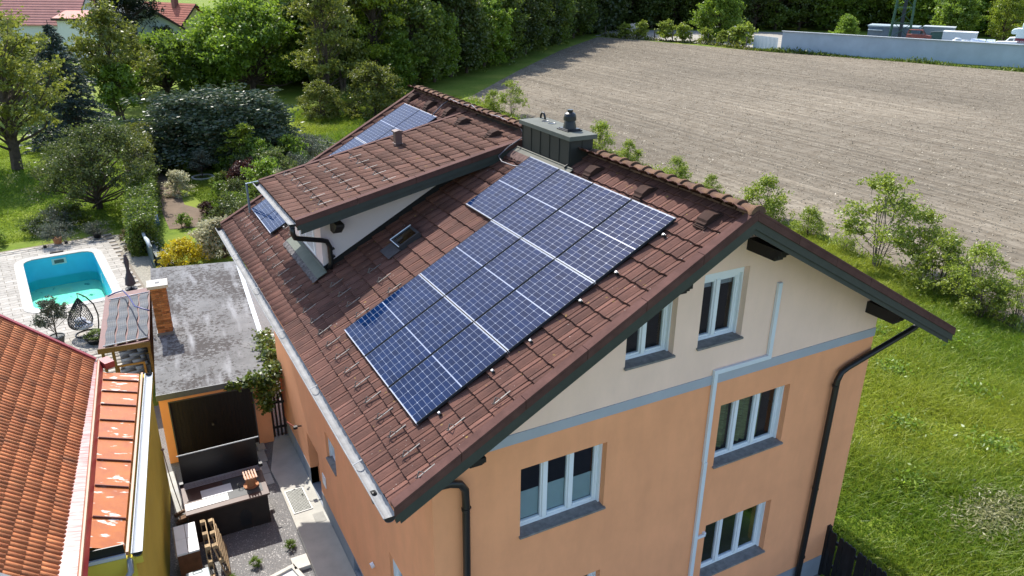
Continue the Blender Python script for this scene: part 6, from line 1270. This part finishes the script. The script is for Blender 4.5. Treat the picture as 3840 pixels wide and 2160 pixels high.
# ------------------------------------------------------------------ bushes between meadow and field
K['scrubA'] = tree_meshes('scrubA', 3.6, 1.7, .5, 44, 105, .12, lSpring, 70, .35, trunk=.06, stems=6, shell=.25, bark=mBarkG)
K['scrubB'] = tree_meshes('scrubB', 2.2, 1.1, .2, 34, 120, .12, lSpring, 71, .32, trunk=.05, stems=4, shell=.3)
for k, x, y, s, lab in (('scrubA', 27.3, 12.6, 1.22, 'tall airy yellow green bush on the meadow edge'), ('scrubB', 27.2, 9.4, 1.1, 'fresh green leafy bush next to the tall airy one'), ('scrubA', 26.8, 7.6, .80, 'twiggy half bare bush close to the picture edge'), ('scrubA', 27.2, 6.0, .62, 'second twiggy bush at the picture edge'), ('scrubB', 28.2, 20.6, 1.05, 'green bush showing above the gable end of the ridge'), ('scrubB', 28.0, 17.2, .7, 'small bush beside the barge board peak'), ('scrubB', 28.9, 37.5, 1.05, 'green bush rising beside the house chimney'), ('scrubB', 28.9, 34, 0.74, 'bush second from the chimney along the ridge'), ('scrubB', 28.7, 28.6, 0.74, 'bush third from the chimney along the ridge'), ('scrubB', 28.8, 25.5, 0.55, 'bush fourth from the chimney along the ridge'), ('scrubA', 28.2, 11.0, .85, 'airy bush close behind the fresh green leafy one'), ('scrubB', 26.2, 6.9, .8, 'low leafy bush before the twiggy half bare one'), ('scrubA', 30.5, 54.0, .85, 'thin bush seen just above the chimney cap'), ('scrubB', 29.8, 56.5, .85, 'low bush showing over the ridge cable'), ('scrubA', 27.6, 14.6, .35, 'low bush where the barge board crosses the field edge')):
    plant('edge_bush', K[k], (x, y, 0), lab, 'bush', s=s, rz=x + y)
scrub('edge_weeds', [(26.6, 5), (27.4, 10), (28.3, 17), (29, 28), (29.5, 40), (30, 54), (30.8, 63)], 6000, .22, .40, .22, lSpring, 'weedy strip between meadow and field', 72)
# ------------------------------------------------------------------ grass blades, stubble, pebbles
def blades(name, poly, n, h, w, mat, label, seed, patch=True):
    r = np.random.default_rng(seed); p = np.array(poly); lo, hi = p.min(0), p.max(0); Q = r.uniform(lo, hi, (int(n * 2.2), 2)); x, y = Q[:, 0], Q[:, 1]; ins = np.zeros(len(Q), bool)
    for i in range(len(p)):
        (x1, y1), (x2, y2) = p[i], p[i - 1]; c = (y1 > y) != (y2 > y); xi = (x2 - x1) * (y - y1) / (y2 - y1 + 1e-12) + x1; ins ^= c & (x < xi)
    Q = Q[ins]; d = np.sin(Q[:, 0] * .9 + 1.3 * np.sin(Q[:, 1] * .7)) * np.sin(Q[:, 1] * 1.1 + np.sin(Q[:, 0] * 1.7)) 
    if patch: Q = Q[r.random(len(Q)) <    .74 + .26 * d]; 
    Q = Q[:n]; N = len(Q); d = np.sin(Q[:, 0] * .9 + 1.3 * np.sin(Q[:, 1] * .7)) * np.sin(Q[:, 1] * 1.1 + np.sin(Q[:, 0] * 1.7))
    H = h * r.uniform(.4, 1.2, N) * (1 + .32 * d); a = r.uniform(0, 6.28, N); wx, wy = np.cos(a) * w * .5, np.sin(a) * w * .5; L = r.normal(size=(N, 2)) * H[:, None] * .95 + np.array([-.10, -.15]) * H[:, None]
    z0 = np.full(N, -.01); V = np.stack([np.c_[Q[:, 0] - wx, Q[:, 1] - wy, z0], np.c_[Q[:, 0] + wx, Q[:, 1] + wy, z0], np.c_[Q + L, H]], 1).reshape(-1, 3)
    tone = np.clip(.5 + .35 * np.sin(Q[:, 0] * .35 + 2 * np.sin(Q[:, 1] * .31)) + r.normal(size=N) * .22, 0, 1)
    return tag(place(name, raw_mesh(name, V, np.arange(3 * N), np.full(N, 3), mat, tone)), label, None, None, 'stuff')
lGrass = leafmat('grass_blade', (.12, .22, .016), (.37, .41, .045), .5, .02)
lGrassL = leafmat('lawn_blade', (.10, .185, .014), (.25, .32, .032), .45, .02)
blades('meadow_grass', [(9.65, -3.2), (16, -3.6), (24.8, -4.0), (25.8, 4), (27.6, 10), (28.3, 17), (22, 19), (14, 13), (9.65, 8)], 330000, .20, .034, lGrass, 'uneven tall meadow grass beside the house', 81)
blades('back_meadow_grass', [(9.8, 7.5), (14, 12.8), (22, 18.8), (28.2, 17), (29, 30), (29.8, 50), (30.4, 63), (23, 66), (14, 55), (12.6, 30)], 110000, .20, .06, lGrass, 'meadow grass stretching back behind the house', 85)
blades('lawn_grass', [(-14, 34.2), (-3.3, 34.2), (-2.6, 34), (-1.6, 46), (-2, 60), (-16, 60)], 90000, .09, .05, lGrassL, 'mown lawn around the low round tree', 82)
blades('garden_grass', [(-.4, 28.2), (1.9, 28.0), (8, 36), (9.5, 42), (1, 49.5), (.8, 41), (1.4, 36)], 60000, .09, .045, lGrassL, 'garden lawn between the shrubs', 83)
blades('far_grass', [(9, 46), (14, 44), (28, 62), (30, 64), (26, 70), (13, 64)], 60000, .35, .07, lGrass, 'bright rough grass behind the garden fence', 84)
rgs = np.random.default_rng(91); N = 110000
fp = np.array(FIELD); Q = rgs.uniform((25, 0), (112, 118), (N * 3, 2)); ins = np.array([inpoly(q, FIELD) for q in Q[:N]]); Q = Q[:N][ins]; N = len(Q)
P = np.c_[Q, np.full(N, .03) + rgs.random(N) * .03]
tag(place('stubble', leafquads('stubble', P, .17, leafmat('straw', (.11, .09, .062), (.50, .44, .33), .1), .30, 1.6, 92)), 'straw stubble scattered over the ploughed field', None, None, 'stuff')
N = 5200; Q = np.c_[rgs.uniform(-3.6, -.85, N), rgs.uniform(4.2, 9.4, N)]; cb_ = B().add([(-1, -1, 0), (1, -1, 0), (1, 1, 0), (-1, 1, 0), (0, 0, .9)], [(0, 1, 4), (1, 2, 4), (2, 3, 4), (3, 0, 4)])
ms_ = []
for q in Q:
    s_ = rgs.uniform(.008, .022); ms_.append(np.array(Matrix.Translation((q[0], q[1], -.006)) @ Matrix.Rotation(rgs.uniform(0, 6), 4, 'Z') @ Matrix.Diagonal((s_, s_ * .7, s_ * .7, 1))))
tag(place('gravel_stones', rep_mesh('gravel_stones', cb_, ms_, leafmat('stone_mix', (.10, .10, .105), (.42, .40, .38), 0, .02))), 'loose gravel stones on the driveway', None, None, 'stuff')
for i, (x, y) in enumerate(((-1.95, 6.25), (-1.1, 6.45), (-2.5, 5.9))): plant('weed_tuft', K['s_bright'], (x, y, 0), ['weed tuft in the middle of the gravel', 'weed tuft near the pale step block', 'weed tuft beside the pallets'][i], 'weed', s=.16, rz=i)

cl = np.array([(15.2, 9.4), (15.6, 7.6), (17.9, 7.2), (14.2, 5.0), (16.6, 3.2), (14.4, 1.2), (19.5, 5.6), (21.5, 8.0), (20.6, 3.4), (12.6, 3.6), (23.5, 6.0), (18.0, 1.2), (13.2, 7.4), (22.0, 1.4)]); r_ = np.random.default_rng(7); kk = r_.integers(0, len(cl), 5000)
P = np.c_[cl[kk] + r_.normal(size=(5000, 2)) * (.2 + .35 * r_.random((5000, 1))), np.abs(r_.normal(size=5000)) * .14]
tag(place('meadow_weeds', leafquads('meadow_weeds', P, .13, lBright, .45, .6, 7)), 'darker weed clumps in the meadow grass', None, None, 'stuff')
q_ = [(15.0 + 1.0 * math.cos(a) * (1 + .3 * math.sin(3 * a)), -.75 + .55 * math.sin(a) * (1 + .3 * math.cos(2 * a))) for a in np.linspace(0, 2 * math.pi, 19)[:-1]]
tag(place('dry_grass', leafquads('dry_grass', np.c_[np.array([q_[i % 18] for i in range(1500)]) * .0 + np.array([15.0, -.75]) + r_.normal(size=(1500, 2)) * [.75, .4], .13 + r_.random(1500) * .08], .14, leafmat('leaf_dry', (.15, .16, .05), (.30, .29, .13), .3), .25, 1., 8)), 'dry pale patch in the meadow grass', None, None, 'stuff')
